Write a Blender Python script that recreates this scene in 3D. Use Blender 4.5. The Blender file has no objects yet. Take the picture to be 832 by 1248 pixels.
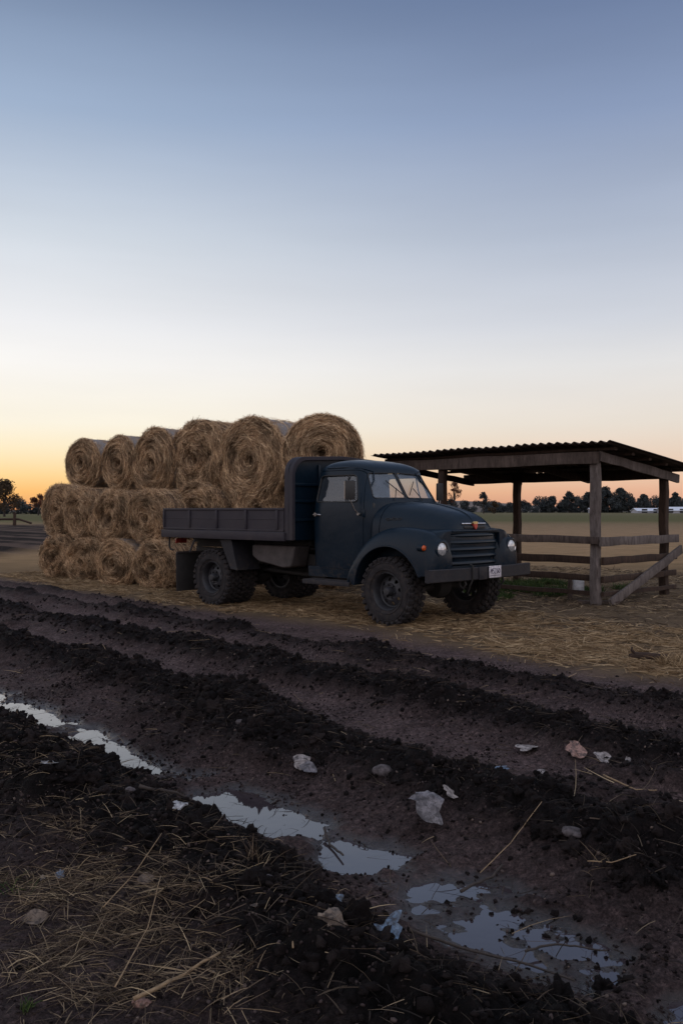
import bpy, bmesh, math, random
import numpy as np
from mathutils import Vector, Matrix, noise as mnoise
R = math.radians
rng = np.random.default_rng(7)
random.seed(7)
scene = bpy.context.scene
COL = scene.collection

# ------------------------------------------------------------------ helpers
def lin(r, g, b):
    f = lambda c: (c/255/12.92) if c/255 <= .04045 else ((c/255+.055)/1.055)**2.4
    return (f(r), f(g), f(b), 1)

def tag(o, label=None, cat=None, group=None, kind=None):
    if label: o['label'] = label
    if cat: o['category'] = cat
    if group: o['group'] = group
    if kind: o['kind'] = kind
    return o

def empty(name, loc=(0, 0, 0), rz=0):
    o = bpy.data.objects.new(name, None); COL.objects.link(o)
    o.location = loc; o.rotation_euler = (0, 0, rz); o.empty_display_size = .3
    return o

def link(name, me, mat=None, parent=None, smooth=None):
    o = bpy.data.objects.new(name, me); COL.objects.link(o)
    if mat is not None:
        for m in (mat if isinstance(mat, (list, tuple)) else [mat]): me.materials.append(m)
    if parent: o.parent = parent
    if smooth == 'auto': auto_smooth(me, 35)
    elif smooth: me.polygons.foreach_set('use_smooth', [True]*len(me.polygons))
    return o

def auto_smooth(me, deg=35):
    me.polygons.foreach_set('use_smooth', [True]*len(me.polygons))
    bm = bmesh.new(); bm.from_mesh(me)
    lim = R(deg)
    for e in bm.edges:
        e.smooth = not (len(e.link_faces) != 2 or e.calc_face_angle(0) > lim)
    bm.to_mesh(me); bm.free()

def np_mesh(name, V, F):
    """V (n,3), F (m,k) all the same k"""
    V = np.asarray(V, dtype=np.float32); F = np.asarray(F, dtype=np.int32)
    me = bpy.data.meshes.new(name)
    me.vertices.add(len(V)); me.vertices.foreach_set('co', V.ravel())
    k = F.shape[1]
    me.loops.add(F.size); me.loops.foreach_set('vertex_index', F.ravel())
    me.polygons.add(len(F))
    me.polygons.foreach_set('loop_start', np.arange(0, F.size, k, dtype=np.int32))
    me.polygons.foreach_set('loop_total', np.full(len(F), k, dtype=np.int32))
    me.update(calc_edges=True)
    return me

def vattr(me, name, arr):
    a = me.attributes.new(name, 'FLOAT', 'POINT')
    a.data.foreach_set('value', np.asarray(arr, dtype=np.float32).ravel())

class MB:
    """collects shapes and builds one mesh"""
    def __init__(s): s.bm = bmesh.new()
    def box(s, c, d, rot=None, bev=0):
        r = bmesh.ops.create_cube(s.bm, size=1)
        M = Matrix.Translation(c) @ (rot.to_4x4() if rot is not None else Matrix()) @ Matrix.Diagonal((d[0], d[1], d[2], 1))
        bmesh.ops.transform(s.bm, matrix=M, verts=r['verts'])
        if bev:
            es = list({e for v in r['verts'] for e in v.link_edges})
            bmesh.ops.bevel(s.bm, geom=es, offset=bev, segments=2, profile=.5, affect='EDGES')
        return s
    def bar(s, a, b, w, h, up=(0, 0, 1), bev=0):
        a = Vector(a); b = Vector(b); x = (b-a); L = x.length; x.normalize()
        y = Vector(up).cross(x).normalized(); z = x.cross(y)
        rot = Matrix((x, y, z)).transposed()
        return s.box((a+b)/2, (L, w, h), rot, bev)
    def tube(s, pts, r, n=8, closed=False, caps=True):
        pts = [Vector(p) for p in pts]; N = len(pts)
        rr = r if isinstance(r, (list, tuple)) else [r]*N
        rings = []; prev = None
        for i, p in enumerate(pts):
            if closed: t = pts[(i+1) % N]-pts[i-1]
            else: t = pts[min(i+1, N-1)]-pts[max(i-1, 0)]
            t.normalize()
            if prev is None:
                u = t.orthogonal().normalized()
            else:
                u = (prev - t*prev.dot(t)).normalized()
            prev = u; v = t.cross(u)
            rings.append([s.bm.verts.new(p+(u*math.cos(2*math.pi*k/n)+v*math.sin(2*math.pi*k/n))*rr[i]) for k in range(n)])
        M = N if closed else N-1
        for i in range(M):
            A = rings[i]; B = rings[(i+1) % N]
            for k in range(n): s.bm.faces.new((A[k], A[(k+1) % n], B[(k+1) % n], B[k]))
        if caps and not closed:
            s.bm.faces.new(rings[0][::-1]); s.bm.faces.new(rings[-1])
        return s
    def lathe(s, prof, c, axis='y', n=48, closed=False):
        """prof: list of (radius, along)"""
        rings = []
        for (r, a) in prof:
            ring = []
            for k in range(n):
                t = 2*math.pi*k/n; p, q = r*math.cos(t), r*math.sin(t)
                co = {'y': (q, a, p), 'x': (a, p, q), 'z': (p, q, a)}[axis]
                ring.append(s.bm.verts.new(Vector(co)+Vector(c)))
            rings.append(ring)
        m = len(rings)
        for i in range(m if closed else m-1):
            A = rings[i]; B = rings[(i+1) % m]
            for k in range(n): s.bm.faces.new((A[k], B[k], B[(k+1) % n], A[(k+1) % n]))
        if not closed:
            s.bm.faces.new(rings[0]); s.bm.faces.new(rings[-1][::-1])
        return s
    def loft(s, secs, cap=True):
        rings = [[s.bm.verts.new(p) for p in sec] for sec in secs]; n = len(rings[0])
        for i in range(len(rings)-1):
            A = rings[i]; B = rings[i+1]
            for k in range(n): s.bm.faces.new((A[k], A[(k+1) % n], B[(k+1) % n], B[k]))
        if cap: s.bm.faces.new(rings[0][::-1]); s.bm.faces.new(rings[-1])
        return s
    def prism(s, poly, a, b, axis='y'):
        """poly of 2D points extruded from a to b along axis"""
        f = {'y': lambda p, t: (p[0], t, p[1]), 'x': lambda p, t: (t, p[0], p[1]), 'z': lambda p, t: (p[0], p[1], t)}[axis]
        return s.loft([[f(p, a) for p in poly], [f(p, b) for p in poly]])
    def mesh(s, name='m'):
        bmesh.ops.recalc_face_normals(s.bm, faces=s.bm.faces)
        me = bpy.data.meshes.new(name); s.bm.to_mesh(me); s.bm.free(); return me
    def build(s, name, mat, parent=None, smooth='auto', bevel=0):
        me = s.mesh(name)
        o = link(name, me, mat, parent, smooth)
        if bevel:
            m = o.modifiers.new('b', 'BEVEL'); m.width = bevel; m.segments = 2; m.limit_method = 'ANGLE'; m.angle_limit = R(40)
        return o

def boolean(me_a, ops):
    """ops: list of (operation, mesh). returns a new mesh; helpers are removed"""
    o = bpy.data.objects.new('t', me_a); COL.objects.link(o); hs = []
    for op, mb in ops:
        h = bpy.data.objects.new('h', mb); COL.objects.link(h); hs.append(h)
        m = o.modifiers.new('b', 'BOOLEAN'); m.operation = op; m.solver = 'EXACT'; m.object = h
    dg = bpy.context.evaluated_depsgraph_get(); dg.update()
    me = bpy.data.meshes.new_from_object(o.evaluated_get(dg))
    for h in hs+[o]: bpy.data.objects.remove(h)
    return me

def round_poly(pts, r, n=5):
    out = []
    N = len(pts)
    for i in range(N):
        p0 = Vector(pts[i-1]); p = Vector(pts[i]); p1 = Vector(pts[(i+1) % N])
        a = (p0-p).normalized(); b = (p1-p).normalized()
        rr = min(r, (p0-p).length*.45, (p1-p).length*.45)
        A = p+a*rr; B = p+b*rr
        for k in range(n+1):
            t = k/n; q = A*(1-t)**2+p*2*t*(1-t)+B*t*t
            out.append((q.x, q.y))
    return out

def interp(x, xs, ys): return float(np.interp(x, xs, ys))
def smooth_prof(xs, ys):
    """Catmull style smooth interpolation"""
    xs = np.array(xs, float); ys = np.array(ys, float)
    m = np.gradient(ys, xs)
    def f(x):
        i = int(np.clip(np.searchsorted(xs, x)-1, 0, len(xs)-2)); h = xs[i+1]-xs[i]; t = np.clip((x-xs[i])/h, 0, 1)
        return float((2*t**3-3*t**2+1)*ys[i]+(t**3-2*t**2+t)*h*m[i]+(-2*t**3+3*t**2)*ys[i+1]+(t**3-t**2)*h*m[i+1])
    return f

# numpy noise
def _hash(ix, iy, seed):
    h = (ix.astype(np.int64)*374761393 + iy.astype(np.int64)*668265263 + seed*1442695041) & 0xffffffff
    h = ((h ^ (h >> 13))*1274126177) & 0xffffffff
    h = (h ^ (h >> 16)) & 0xffffffff
    return h/4294967296.0
def vnoise(x, y, seed=0):
    ix = np.floor(x); iy = np.floor(y); fx = x-ix; fy = y-iy
    u = fx*fx*(3-2*fx); v = fy*fy*(3-2*fy)
    a = _hash(ix, iy, seed); b = _hash(ix+1, iy, seed); c = _hash(ix, iy+1, seed); d = _hash(ix+1, iy+1, seed)
    return (a*(1-u)+b*u)*(1-v)+(c*(1-u)+d*u)*v
def fbm(x, y, seed=0, o=4):
    s = 0; a = .5; t = 0
    for i in range(o):
        s = s+a*vnoise(x*2**i+i*17.3, y*2**i-i*9.1, seed+i); t += a; a *= .5
    return s/t*2-1
def lumps(x, y, cell, seed=0):
    """rounded clods: 0..1"""
    x = x/cell; y = y/cell; ix = np.floor(x); iy = np.floor(y); out = np.zeros_like(x)
    for dx in (-1, 0, 1):
        for dy in (-1, 0, 1):
            jx = ix+dx; jy = iy+dy
            px = jx+_hash(jx, jy, seed); py = jy+_hash(jx, jy, seed+11); r = .35+.55*_hash(jx, jy, seed+23)
            d2 = (x-px)**2+(y-py)**2
            out = np.maximum(out, np.sqrt(np.maximum(0, 1-d2/(r*r)))*r)
    return out

# ------------------------------------------------------------------ materials
class NT:
    def __init__(s, name, out='Principled'):
        s.m = bpy.data.materials.new(name); s.m.use_nodes = True; s.t = s.m.node_tree
        s.n = s.t.nodes; s.l = s.t.links; s.b = s.n['Principled BSDF']
    def node(s, typ, **kw):
        n = s.n.new(typ)
        for k, v in kw.items():
            if k.startswith('_'): setattr(n, k[1:], v)
            else: n.inputs[k.replace('__', ' ')].default_value = v
        return n
    def link(s, a, b): s.l.new(a, b)
    def coord(s, kind='Object', scale=(1, 1, 1), rot=(0, 0, 0)):
        c = s.n.new('ShaderNodeTexCoord'); m = s.n.new('ShaderNodeMapping'); m.inputs['Scale'].default_value = scale; m.inputs['Rotation'].default_value = rot
        if kind == 'World':
            g = s.n.new('ShaderNodeNewGeometry'); s.link(g.outputs['Position'], m.inputs[0])
        else: s.link(c.outputs[kind], m.inputs[0])
        return m.outputs[0]
    def noise(s, vec, scale, detail=4, rough=.55, dist=0):
        n = s.node('ShaderNodeTexNoise', Scale=scale, Detail=detail, Roughness=rough, Distortion=dist); s.link(vec, n.inputs['Vector']); return n.outputs['Fac']
    def ramp(s, fac, stops, mode='LINEAR'):
        n = s.n.new('ShaderNodeValToRGB'); n.color_ramp.interpolation = mode; e = n.color_ramp.elements
        while len(e) > 1: e.remove(e[-1])
        e[0].position = stops[0][0]; e[0].color = c4(stops[0][1])
        for p, c in stops[1:]:
            q = e.new(p); q.color = c4(c)
        s.link(fac, n.inputs[0]); return n.outputs[0]
    def mix(s, fac, a, b, mode='MIX'):
        n = s.n.new('ShaderNodeMix'); n.data_type = 'RGBA'; n.blend_type = mode
        for v, i in ((fac, 0), (a, 6), (b, 7)):
            if isinstance(v, (int, float)): n.inputs[i].default_value = v
            elif isinstance(v, (tuple, list)): n.inputs[i].default_value = c4(v)
            else: s.link(v, n.inputs[i])
        return n.outputs[2]
    def math(s, op, a, b=0, c=0, clamp=False):
        n = s.n.new('ShaderNodeMath'); n.operation = op; n.use_clamp = clamp
        for i, v in enumerate((a, b, c)):
            if isinstance(v, (int, float)): n.inputs[i].default_value = v
            else: s.link(v, n.inputs[i])
        return n.outputs[0]
    def bump(s, h, dist=.01, strength=1.0, prev=None):
        n = s.node('ShaderNodeBump', Strength=strength, Distance=dist); s.link(h, n.inputs['Height'])
        if prev is not None: s.link(prev, n.inputs['Normal'])
        return n.outputs[0]
    def attr(s, name):
        n = s.n.new('ShaderNodeAttribute'); n.attribute_name = name; return n.outputs['Fac']
    def set(s, **kw):
        for k, v in kw.items():
            k = k.replace('_', ' '); i = s.b.inputs[k]
            if isinstance(v, (int, float)) : i.default_value = v
            elif isinstance(v, (tuple, list)): i.default_value = c4(v) if i.type == 'RGBA' else v
            else: s.link(v, i)
        return s.m
def c4(c):
    if isinstance(c, (int, float)): return (c, c, c, 1)
    return tuple(c) if len(c) == 4 else tuple(c)+(1,)

def paint(name, base, dust, dustamt=.45, rough=.42, zlo=.5, zhi=1.5, chips=True):
    n = NT(name); v = n.coord('World')
    g = n.n.new('ShaderNodeNewGeometry'); sp = n.n.new('ShaderNodeSeparateXYZ'); n.link(g.outputs['Position'], sp.inputs[0])
    h = n.node('ShaderNodeMapRange'); n.link(sp.outputs['Z'], h.inputs[0])
    h.inputs[1].default_value = zlo; h.inputs[2].default_value = zhi; h.inputs[3].default_value = 1; h.inputs[4].default_value = .22
    a = n.noise(v, 3.5, 6, .65); b = n.noise(v, 28, 5, .7)
    f = n.math('MULTIPLY', n.ramp(a, [(.32, 0), (.72, 1)]), h.outputs[0])
    f = n.math('MULTIPLY', f, n.math('ADD', b, .35)); f = n.math('MULTIPLY', f, dustamt*1.6, clamp=True)
    col = n.mix(f, base, dust)
    spl = n.ramp(n.noise(v, 19, 6, .8), [(.50, 0), (.62, 1)]); lo_ = n.node('ShaderNodeMapRange'); n.link(sp.outputs['Z'], lo_.inputs[0]); lo_.inputs[1].default_value = .95; lo_.inputs[2].default_value = .5; lo_.inputs[3].default_value = .06; lo_.inputs[4].default_value = .75
    col = n.mix(n.math('MULTIPLY', spl, lo_.outputs[0]), col, (.060, .046, .038))
    tone = n.noise(v, 1.7, 3); col = n.mix(n.math('MULTIPLY', tone, .5), col, [c*.55 for c in base[:3]])
    if chips:
        ch = n.noise(v, 55, 3, .6); k = n.ramp(ch, [(.70, 0), (.735, 1)]); k2 = n.ramp(n.noise(v, 4, 3), [(.52, 0), (.66, 1)])
        col = n.mix(n.math('MULTIPLY', k, k2), col, (.05, .03, .022))
    ro = n.math('ADD', n.math('MULTIPLY', f, .4), n.math('ADD', n.math('MULTIPLY', a, .22), rough-.1), clamp=True)
    bm_ = n.bump(n.noise(v, 5, 2), .012, .35); bm_ = n.bump(b, .0015, .3, bm_)
    return n.set(Base_Color=col, Roughness=ro, Normal=bm_, Specular_IOR_Level=.16)

def simple(name, c1, c2=None, rough=.7, scale=12, bump=.004, metallic=0, kind='Object', stretch=(1, 1, 1), detail=5, spec=.5, bscale=None):
    n = NT(name); v = n.coord(kind, stretch); a = n.noise(v, scale, detail, .65)
    c2 = c2 or [x*.5 for x in c1[:3]]
    col = n.ramp(a, [(.3, c2), (.7, c1)])
    b = n.noise(v, bscale or scale*3, 4, .7)
    return n.set(Base_Color=col, Roughness=rough, Metallic=metallic, Specular_IOR_Level=spec, Normal=n.bump(b, bump, .8))

def straw_mat(name, cols, rough=.75):
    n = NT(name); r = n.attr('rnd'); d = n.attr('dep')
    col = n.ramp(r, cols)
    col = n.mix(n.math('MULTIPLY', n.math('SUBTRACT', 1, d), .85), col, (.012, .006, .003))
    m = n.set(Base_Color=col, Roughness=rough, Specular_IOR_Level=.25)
    tr = n.n.new('ShaderNodeBsdfTranslucent'); n.link(col, tr.inputs[0]); mx = n.n.new('ShaderNodeMixShader'); mx.inputs[0].default_value = .2
    n.link(n.b.outputs[0], mx.inputs[1]); n.link(tr.outputs[0], mx.inputs[2]); n.link(mx.outputs[0], n.n['Material Output'].inputs[0])
    return m

M = {}
M['paint'] = paint('truck_paint', (.0030, .0112, .0215), (.050, .050, .052), .13, .30, .5, 1.25)
M['bedpaint'] = paint('bed_paint', (.026, .024, .033), (.085, .072, .068), .5, .5, .8, 1.9)
M['chassis'] = simple('chassis_black', (.018, .016, .016), (.008, .008, .008), .8, 9)
M['tank'] = simple('tank_grey', (.060, .050, .050), (.02, .017, .017), .65, 6)
M['rubber'] = simple('tyre_rubber', (.026, .024, .027), (.010, .009, .010), .85, 7, .003, bscale=50, spec=.25)
M['rubberflap'] = simple('flap_rubber', (.022, .020, .020), (.012, .011, .011), .8, 8)
M['rim'] = simple('rim_paint', (.020, .021, .027), (.009, .009, .011), .6, 9)
M['chrome'] = simple('chrome', (.6, .6, .62), (.35, .33, .32), .22, 20, .0006, 1)
M['dullmetal'] = simple('dull_metal', (.3, .29, .28), (.12, .10, .09), .45, 20, .001, 1)
M['black'] = simple('matt_black', (.012, .012, .013), (.007, .007, .007), .6, 20, .001)
M['seat'] = simple('seat_cloth', (.05, .04, .035), (.03, .02, .02), .9, 30)
M['bumper'] = paint('bumper_paint', (.016, .017, .022), (.07, .065, .066), .35, .5, .4, 1.1)
M['gasket'] = simple('rubber_gasket', (.01, .01, .011), (.006, .006, .006), .5, 20, .001)
M['red'] = simple('badge_red', (.45, .05, .03), (.25, .03, .02), .35, 20, .0005)
M['gold'] = simple('badge_gold', (.75, .55, .25), (.5, .36, .15), .3, 20, .0005, .8)
n = NT('amber_lens'); M['amber'] = n.set(Base_Color=(.55, .09, .015), Roughness=.25, Transmission_Weight=.2)
n = NT('plate'); v = n.coord('Object'); M['plate'] = n.set(Base_Color=n.ramp(n.noise(v, 25, 4), [(.35, (.32, .30, .33)), (.65, (.55, .53, .58))]), Roughness=.5)
n = NT('plate_ink'); M['ink'] = n.set(Base_Color=(.06, .05, .09), Roughness=.6)
def rubber():
    n = NT('tyre_rubber'); v = n.coord('World'); a = n.noise(v, 9, 5, .65); c = n.ramp(a, [(.3, (.011, .010, .011)), (.7, (.028, .026, .028))])
    c = n.mix(n.ramp(n.noise(v, 16, 5, .75), [(.5, 0), (.72, .7)]), c, (.060, .046, .038)); return n.set(Base_Color=c, Roughness=.88, Specular_IOR_Level=.2, Normal=n.bump(n.noise(v, 60, 4), .003, .8))
M['rubber'] = rubber()
def glass(name, tint, dirt_sheen, refl_rough=.03):
    n = NT(name); v = n.coord('World')
    tr = n.n.new('ShaderNodeBsdfTransparent'); tr.inputs[0].default_value = c4(tint)
    gl = n.n.new('ShaderNodeBsdfGlossy'); gl.inputs['Roughness'].default_value = refl_rough
    df = n.n.new('ShaderNodeBsdfDiffuse'); df.inputs[0].default_value = (.20, .25, .31, 1)  # bluish film: dust plus a sky sheen put into the colour
    lw = n.n.new('ShaderNodeLayerWeight'); lw.inputs[0].default_value = .5
    f5 = n.math('ADD', n.math('MULTIPLY', n.math('POWER', lw.outputs['Facing'], 4.0), .85), .09, clamp=True)
    m1 = n.n.new('ShaderNodeMixShader'); n.link(f5, m1.inputs[0]); n.link(tr.outputs[0], m1.inputs[1]); n.link(gl.outputs[0], m1.inputs[2])
    m2 = n.n.new('ShaderNodeMixShader'); f = n.math('MULTIPLY', n.ramp(n.noise(v, 4, 5, .6), [(.3, .5), (.8, 1)]), dirt_sheen); n.link(f, m2.inputs[0])
    n.link(m1.outputs[0], m2.inputs[1]); n.link(df.outputs[0], m2.inputs[2]); n.link(m2.outputs[0], n.n['Material Output'].inputs[0])
    return n.m
M['glass'] = glass('window_glass', (.82, .86, .88), .12)
M['wsglass'] = glass('windscreen_glass', (.80, .88, .95), .5)
n = NT('lens'); v = n.coord('Object')
M['lens'] = n.set(Base_Color=n.ramp(n.noise(v, 30, 3), [(.35, (.30, .32, .35)), (.65, (.55, .57, .6))]), Roughness=.12, Metallic=.5, Coat_Weight=.7)
n = NT('mirror'); M['mirror'] = n.set(Base_Color=(.8, .8, .8), Metallic=1.0, Roughness=.05)
# ------------------------------------------------------------------ the truck (x forward, y to its left, z up)
truck = empty('farm_truck', (1.245, 12.319, 0), R(-44.03))
tag(truck, 'old dark navy flatbed truck with rounded cab parked before the bale stack', 'truck')
def selli(cy, cz, a, b, e, n, plane, pos, e2=None):
    pts = []
    for k in range(n):
        t = 2*math.pi*k/n; c, s_ = math.cos(t), math.sin(t)
        ee = e
        p = cy+a*math.copysign(abs(c)**(2/ee), c); q = cz+b*math.copysign(abs(s_)**(2/ee), s_)
        pts.append({'x': (pos, p, q), 'z': (p, q, pos)}[plane])
    return pts
# ---- cab shell
zb_ = [.56, .75, 1.1, 1.45, 1.60, 1.66, 1.85, 2.0, 2.06, 2.12, 2.165, 2.195, 2.21]
xf_ = [-.40, -.40, -.40, -.40, -.42, -.455, -.575, -.665, -.69, -.76, -.86, -.98, -1.08]
xb_ = [-1.62, -1.63, -1.64, -1.64, -1.63, -1.625, -1.60, -1.57, -1.55, -1.51, -1.44, -1.34, -1.24]
hw_ = [.80, .815, .825, .825, .815, .80, .755, .72, .705, .665, .58, .44, .30]
fxf = smooth_prof(zb_, xf_); fxb = smooth_prof(zb_, xb_); fhw = smooth_prof(zb_, hw_)
def cab_loft(off):
    zs = list(np.linspace(.56, 1.6, 8))+list(np.linspace(1.66, 2.06, 9))+[2.09, 2.12, 2.145, 2.165, 2.18, 2.195, 2.205, 2.21]
    secs = []
    for z in zs:
        a = (fxf(z)-fxb(z))/2-off; c = (fxf(z)+fxb(z))/2; zz = z if z < 1.3 else z-off*np.clip((z-1.9)/.2, 0, 1)
        if z < .7: zz = z+off*1.2*(1 if z < .6 else .5)
        e = 5.2 if z < 2.08 else interp(z, [2.08, 2.21], [5.2, 2.6])
        secs.append(selli(c, 0, a, fhw(z)-off, e, 72, 'z', zz))
    return MB().loft(secs).mesh()
def mir(poly): return [(x, z) for x, z in poly]
door_poly = round_poly([(-1.555, .68), (-.56, .68), (-.555, 1.60), (-.70, 2.045), (-1.50, 2.045), (-1.555, 1.60)], .09)
door_poly_in = round_poly([(-1.548, .688), (-.567, .688), (-.562, 1.60), (-.706, 2.038), (-1.494, 2.038), (-1.548, 1.60)], .085)
win_poly = round_poly([(-1.46, 1.605), (-.655, 1.605), (-.765, 1.975), (-1.425, 1.975)], .06)
ws_l = lambda s: round_poly([(s*.013, 1.66), (s*.013, 2.02), (s*.56, 2.0), (s*.655, 1.655)], .04)
rw_poly = round_poly([(-.34, 1.68), (.34, 1.68), (.33, 1.93), (-.33, 1.93)], .07)
P = lambda poly, a, b, ax='y': MB().prism(poly, a, b, ax).mesh()
def pane(poly, f):
    N = len(poly); c = (sum(p[0] for p in poly)/N, sum(p[1] for p in poly)/N); V = [f(*c)]; Fs = []
    for k in (.35, .7, 1.015): V += [f(c[0]+(p[0]-c[0])*k, c[1]+(p[1]-c[1])*k) for p in poly]
    b = bmesh.new(); vs_ = [b.verts.new(v) for v in V]
    for i in range(N):
        j = (i+1) % N; b.faces.new((vs_[0], vs_[1+i], vs_[1+j]))
        for q in range(2): b.faces.new((vs_[1+q*N+i], vs_[1+(q+1)*N+i], vs_[1+(q+1)*N+j], vs_[1+q*N+j]))
    bmesh.ops.recalc_face_normals(b, faces=b.faces); me = bpy.data.meshes.new('pane'); b.to_mesh(me); b.free(); return me
def shell(o1, o2): return boolean(cab_loft(o1), [('DIFFERENCE', cab_loft(o2))])
sh = shell(0, .035)
body = boolean(sh, [('DIFFERENCE', P(door_poly, -1.2, -.5)), ('DIFFERENCE', P(door_poly, .5, 1.2)),
                    ('DIFFERENCE', P(ws_l(1), -.85, .2, 'x')), ('DIFFERENCE', P(ws_l(-1), -.85, .2, 'x')), ('DIFFERENCE', P(rw_poly, -2, -1.3, 'x'))])
cab = link('cab', body, M['paint'], truck, 'auto')
def surf_y(x, z, off=0):
    a = (fxf(z)-fxb(z))/2; c = (fxf(z)+fxb(z))/2
    return (fhw(z))*max(0, 1-abs((x-c)/a)**5.2)**(1/5.2)+off
def surf_x(y, z, off=0, front=True):
    a = (fxf(z)-fxb(z))/2; c = (fxf(z)+fxb(z))/2
    d = a*max(0, 1-abs(y/fhw(z))**5.2)**(1/5.2)+off
    return c+d if front else c-d
for s in (-1, 1):
    y0, y1 = sorted((s*.5, s*1.2))
    dm = boolean(shell(0, .035), [('INTERSECT', P(door_poly_in, y0, y1)), ('DIFFERENCE', P(win_poly, y0, y1))])
    door = link('door', dm, M['paint'], truck, 'auto')
    if s < 0: door['label'] = 'dusty door with chrome handle on the side facing the camera'
    gm = pane(win_poly, lambda x, z: (x, s*surf_y(x, z, -.016), z))
    link('window_pane', gm, M['glass'], door, True)
    fr = [(x, s*surf_y(x, z, .002), z) for x, z in win_poly]
    MB().tube(fr, .011, 6, closed=True).tube([(-.86, s*surf_y(-.86, 1.61), 1.61), (-.885, s*surf_y(-.885, 1.8), 1.8), (-.89, s*surf_y(-.89, 1.97), 1.97)], .010, 6).build('window_frame', M['gasket'], door)
    h = MB(); y = s*(surf_y(-1.42, 1.43)+.022)
    h.tube([(-1.48, s*surf_y(-1.48, 1.43), 1.43), (-1.475, y, 1.43), (-1.35, y, 1.425), (-1.335, y*.995, 1.42)], [.014, .014, .012, .009], 8)
    h.lathe([(.026, -.012), (.026, .012)], (-1.475, s*(surf_y(-1.475, 1.43)+.002), 1.43), 'y', 16)
    h.build('handle', M['chrome'], door)
    for z in (.95, 1.45): MB().lathe([(.016, -.05), (.02, -.04), (.02, .04), (.016, .05)], (-.55, s*(surf_y(-.56, z)+.006), z), 'z', 12).build('hinge', M['paint'], door)
    # mirror on an arm from the door
    mr = MB().tube([(-.60, s*.84, 1.44), (-.62, s*.90, 1.50), (-.63, s*.97, 1.62), (-.63, s*.97, 1.84)], .009, 8).lathe([(.02, -.02), (.02, .02)], (-.60, s*.84, 1.44), 'y', 12)
    arm = mr.build('mirror_arm', M['dullmetal'], truck)
    mh = MB().box((-.635, s*.97, 1.76), (.035, .17, .26), Matrix.Rotation(R(8*s), 3, 'Z'), .012).build('mirror_housing', M['black'], arm)
    MB().box((-.655, s*.972, 1.76), (.004, .145, .235), Matrix.Rotation(R(8*s), 3, 'Z')).build('mirror_glass', M['mirror'], arm)
    # drip rail
    dr = [(x, s*surf_y(x, z, .004), z) for x, z in [(-.58, 1.80), (-.62, 1.90), (-.68, 2.02), (-.72, 2.055), (-.80, 2.075), (-1.0, 2.085), (-1.3, 2.08), (-1.5, 2.065)]]
    MB().tube(dr, .011, 6).build('drip_rail', M['paint'], cab)
for s in (-1, 1):
    gm = pane(ws_l(s), lambda y, z: (surf_x(y, z, -.014), y, z))
    w = link('windscreen_pane', gm, M['wsglass'], truck, True)
    fr = [(surf_x(y, z, .001), y, z) for y, z in ws_l(s)]
    MB().tube(fr, .009, 6, closed=True).build('gasket', M['gasket'], w)
    # wiper
    yb = s*.30
    wp = MB().tube([(surf_x(yb, 1.63, .02), yb, 1.63), (surf_x(yb-s*.1, 1.78, .03), yb-s*.12, 1.80)], .006, 6).tube([(surf_x(yb-s*.24, 1.70, .018), yb-s*.24, 1.70), (surf_x(yb, 1.90, .018), yb-.0, 1.90)], .007, 6)
    wp.build('wiper', M['black'], truck)
gm = pane(rw_poly, lambda y, z: (surf_x(y, z, -.016, False), y, z))
link('rear_window_pane', gm, M['glass'], truck, True)
# cab interior
sb = MB().box((-1.28, 0, 1.02), (.5, 1.3, .18), None, .05).box((-1.50, 0, 1.30), (.14, 1.3, .48), Matrix.Rotation(R(-10), 3, 'Y'), .05)
sb.build('bench_seat', M['seat'], truck)
MB().box((-.56, 0, 1.50), (.2, 1.40, .20), None, .03).build('dashboard', M['black'], truck)
sw = MB(); c0 = Vector((-.86, .36, 1.52)); ax = Vector((-.55, 0, .83)).normalized(); u = Vector((0, 1, 0)); w_ = ax.cross(u)
sw.tube([c0+(u*math.cos(t)+w_*math.sin(t))*.2 for t in np.linspace(0, 2*math.pi, 28, endpoint=False)], .012, 6, closed=True)
sw.tube([c0, c0+Vector((.30, 0, -.42))], .018, 8).tube([c0-u*.2, c0+u*.2], .009, 6).tube([c0, c0-w_*.2], .009, 6)
sw.build('steering_wheel', M['black'], truck)
# ---- cowl and hood
fzt = smooth_prof([-.50, -.2, .1, .35, .5, .6, .66, .70], [1.605, 1.60, 1.565, 1.51, 1.465, 1.41, 1.345, 1.25])
fa = smooth_prof([-.50, -.2, .1, .35, .5, .6, .66, .70], [.75, .70, .655, .60, .57, .545, .51, .44])
def hood_secs(x0, x1, n, off=0):
    return [selli(0, 1.05, fa(x)-off, fzt(x)-1.05-off, interp(x, [-.5, .3, .7], [3.6, 2.9, 2.5]), 64, 'x', x) for x in np.linspace(x0, x1, n)]
MB().loft(hood_secs(-.45, -.345, 4)).build('cowl', M['paint'], truck)
hb = MB().loft([[(x, y*.0+0+yy, z) for (x, yy, z) in s_] for s_ in hood_secs(-.335, .69, 34) for y in (0,)])
hood = hb.build('hood', M['paint'], truck)
MB().tube([(x, 0, fzt(x)+.001) for x in np.linspace(-.33, .66, 24)], .010, 8).build('hood_crease', M['paint'], hood)
# script badge on the hood sides: small raised cursive strokes
for s in (-1, 1):
    bd = MB(); pts = []
    for i in range(44):
        t = i/43; x = -.02-.24*(1-t)+.012*math.sin(i*1.9); z = 1.37+.016*math.sin(i*1.15)*(1 if i % 9 else 1.7)+.008*t
        e = interp(x, [-.5, .3, .7], [3.6, 2.9, 2.5]); y = fa(x)*max(0, 1-abs((z-1.05)/(fzt(x)-1.05))**e)**(1/e)
        pts.append((x, s*(y+.003), z))
    bd.tube(pts, .004, 5); bd.build('script_badge', M['gasket'], hood)
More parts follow.
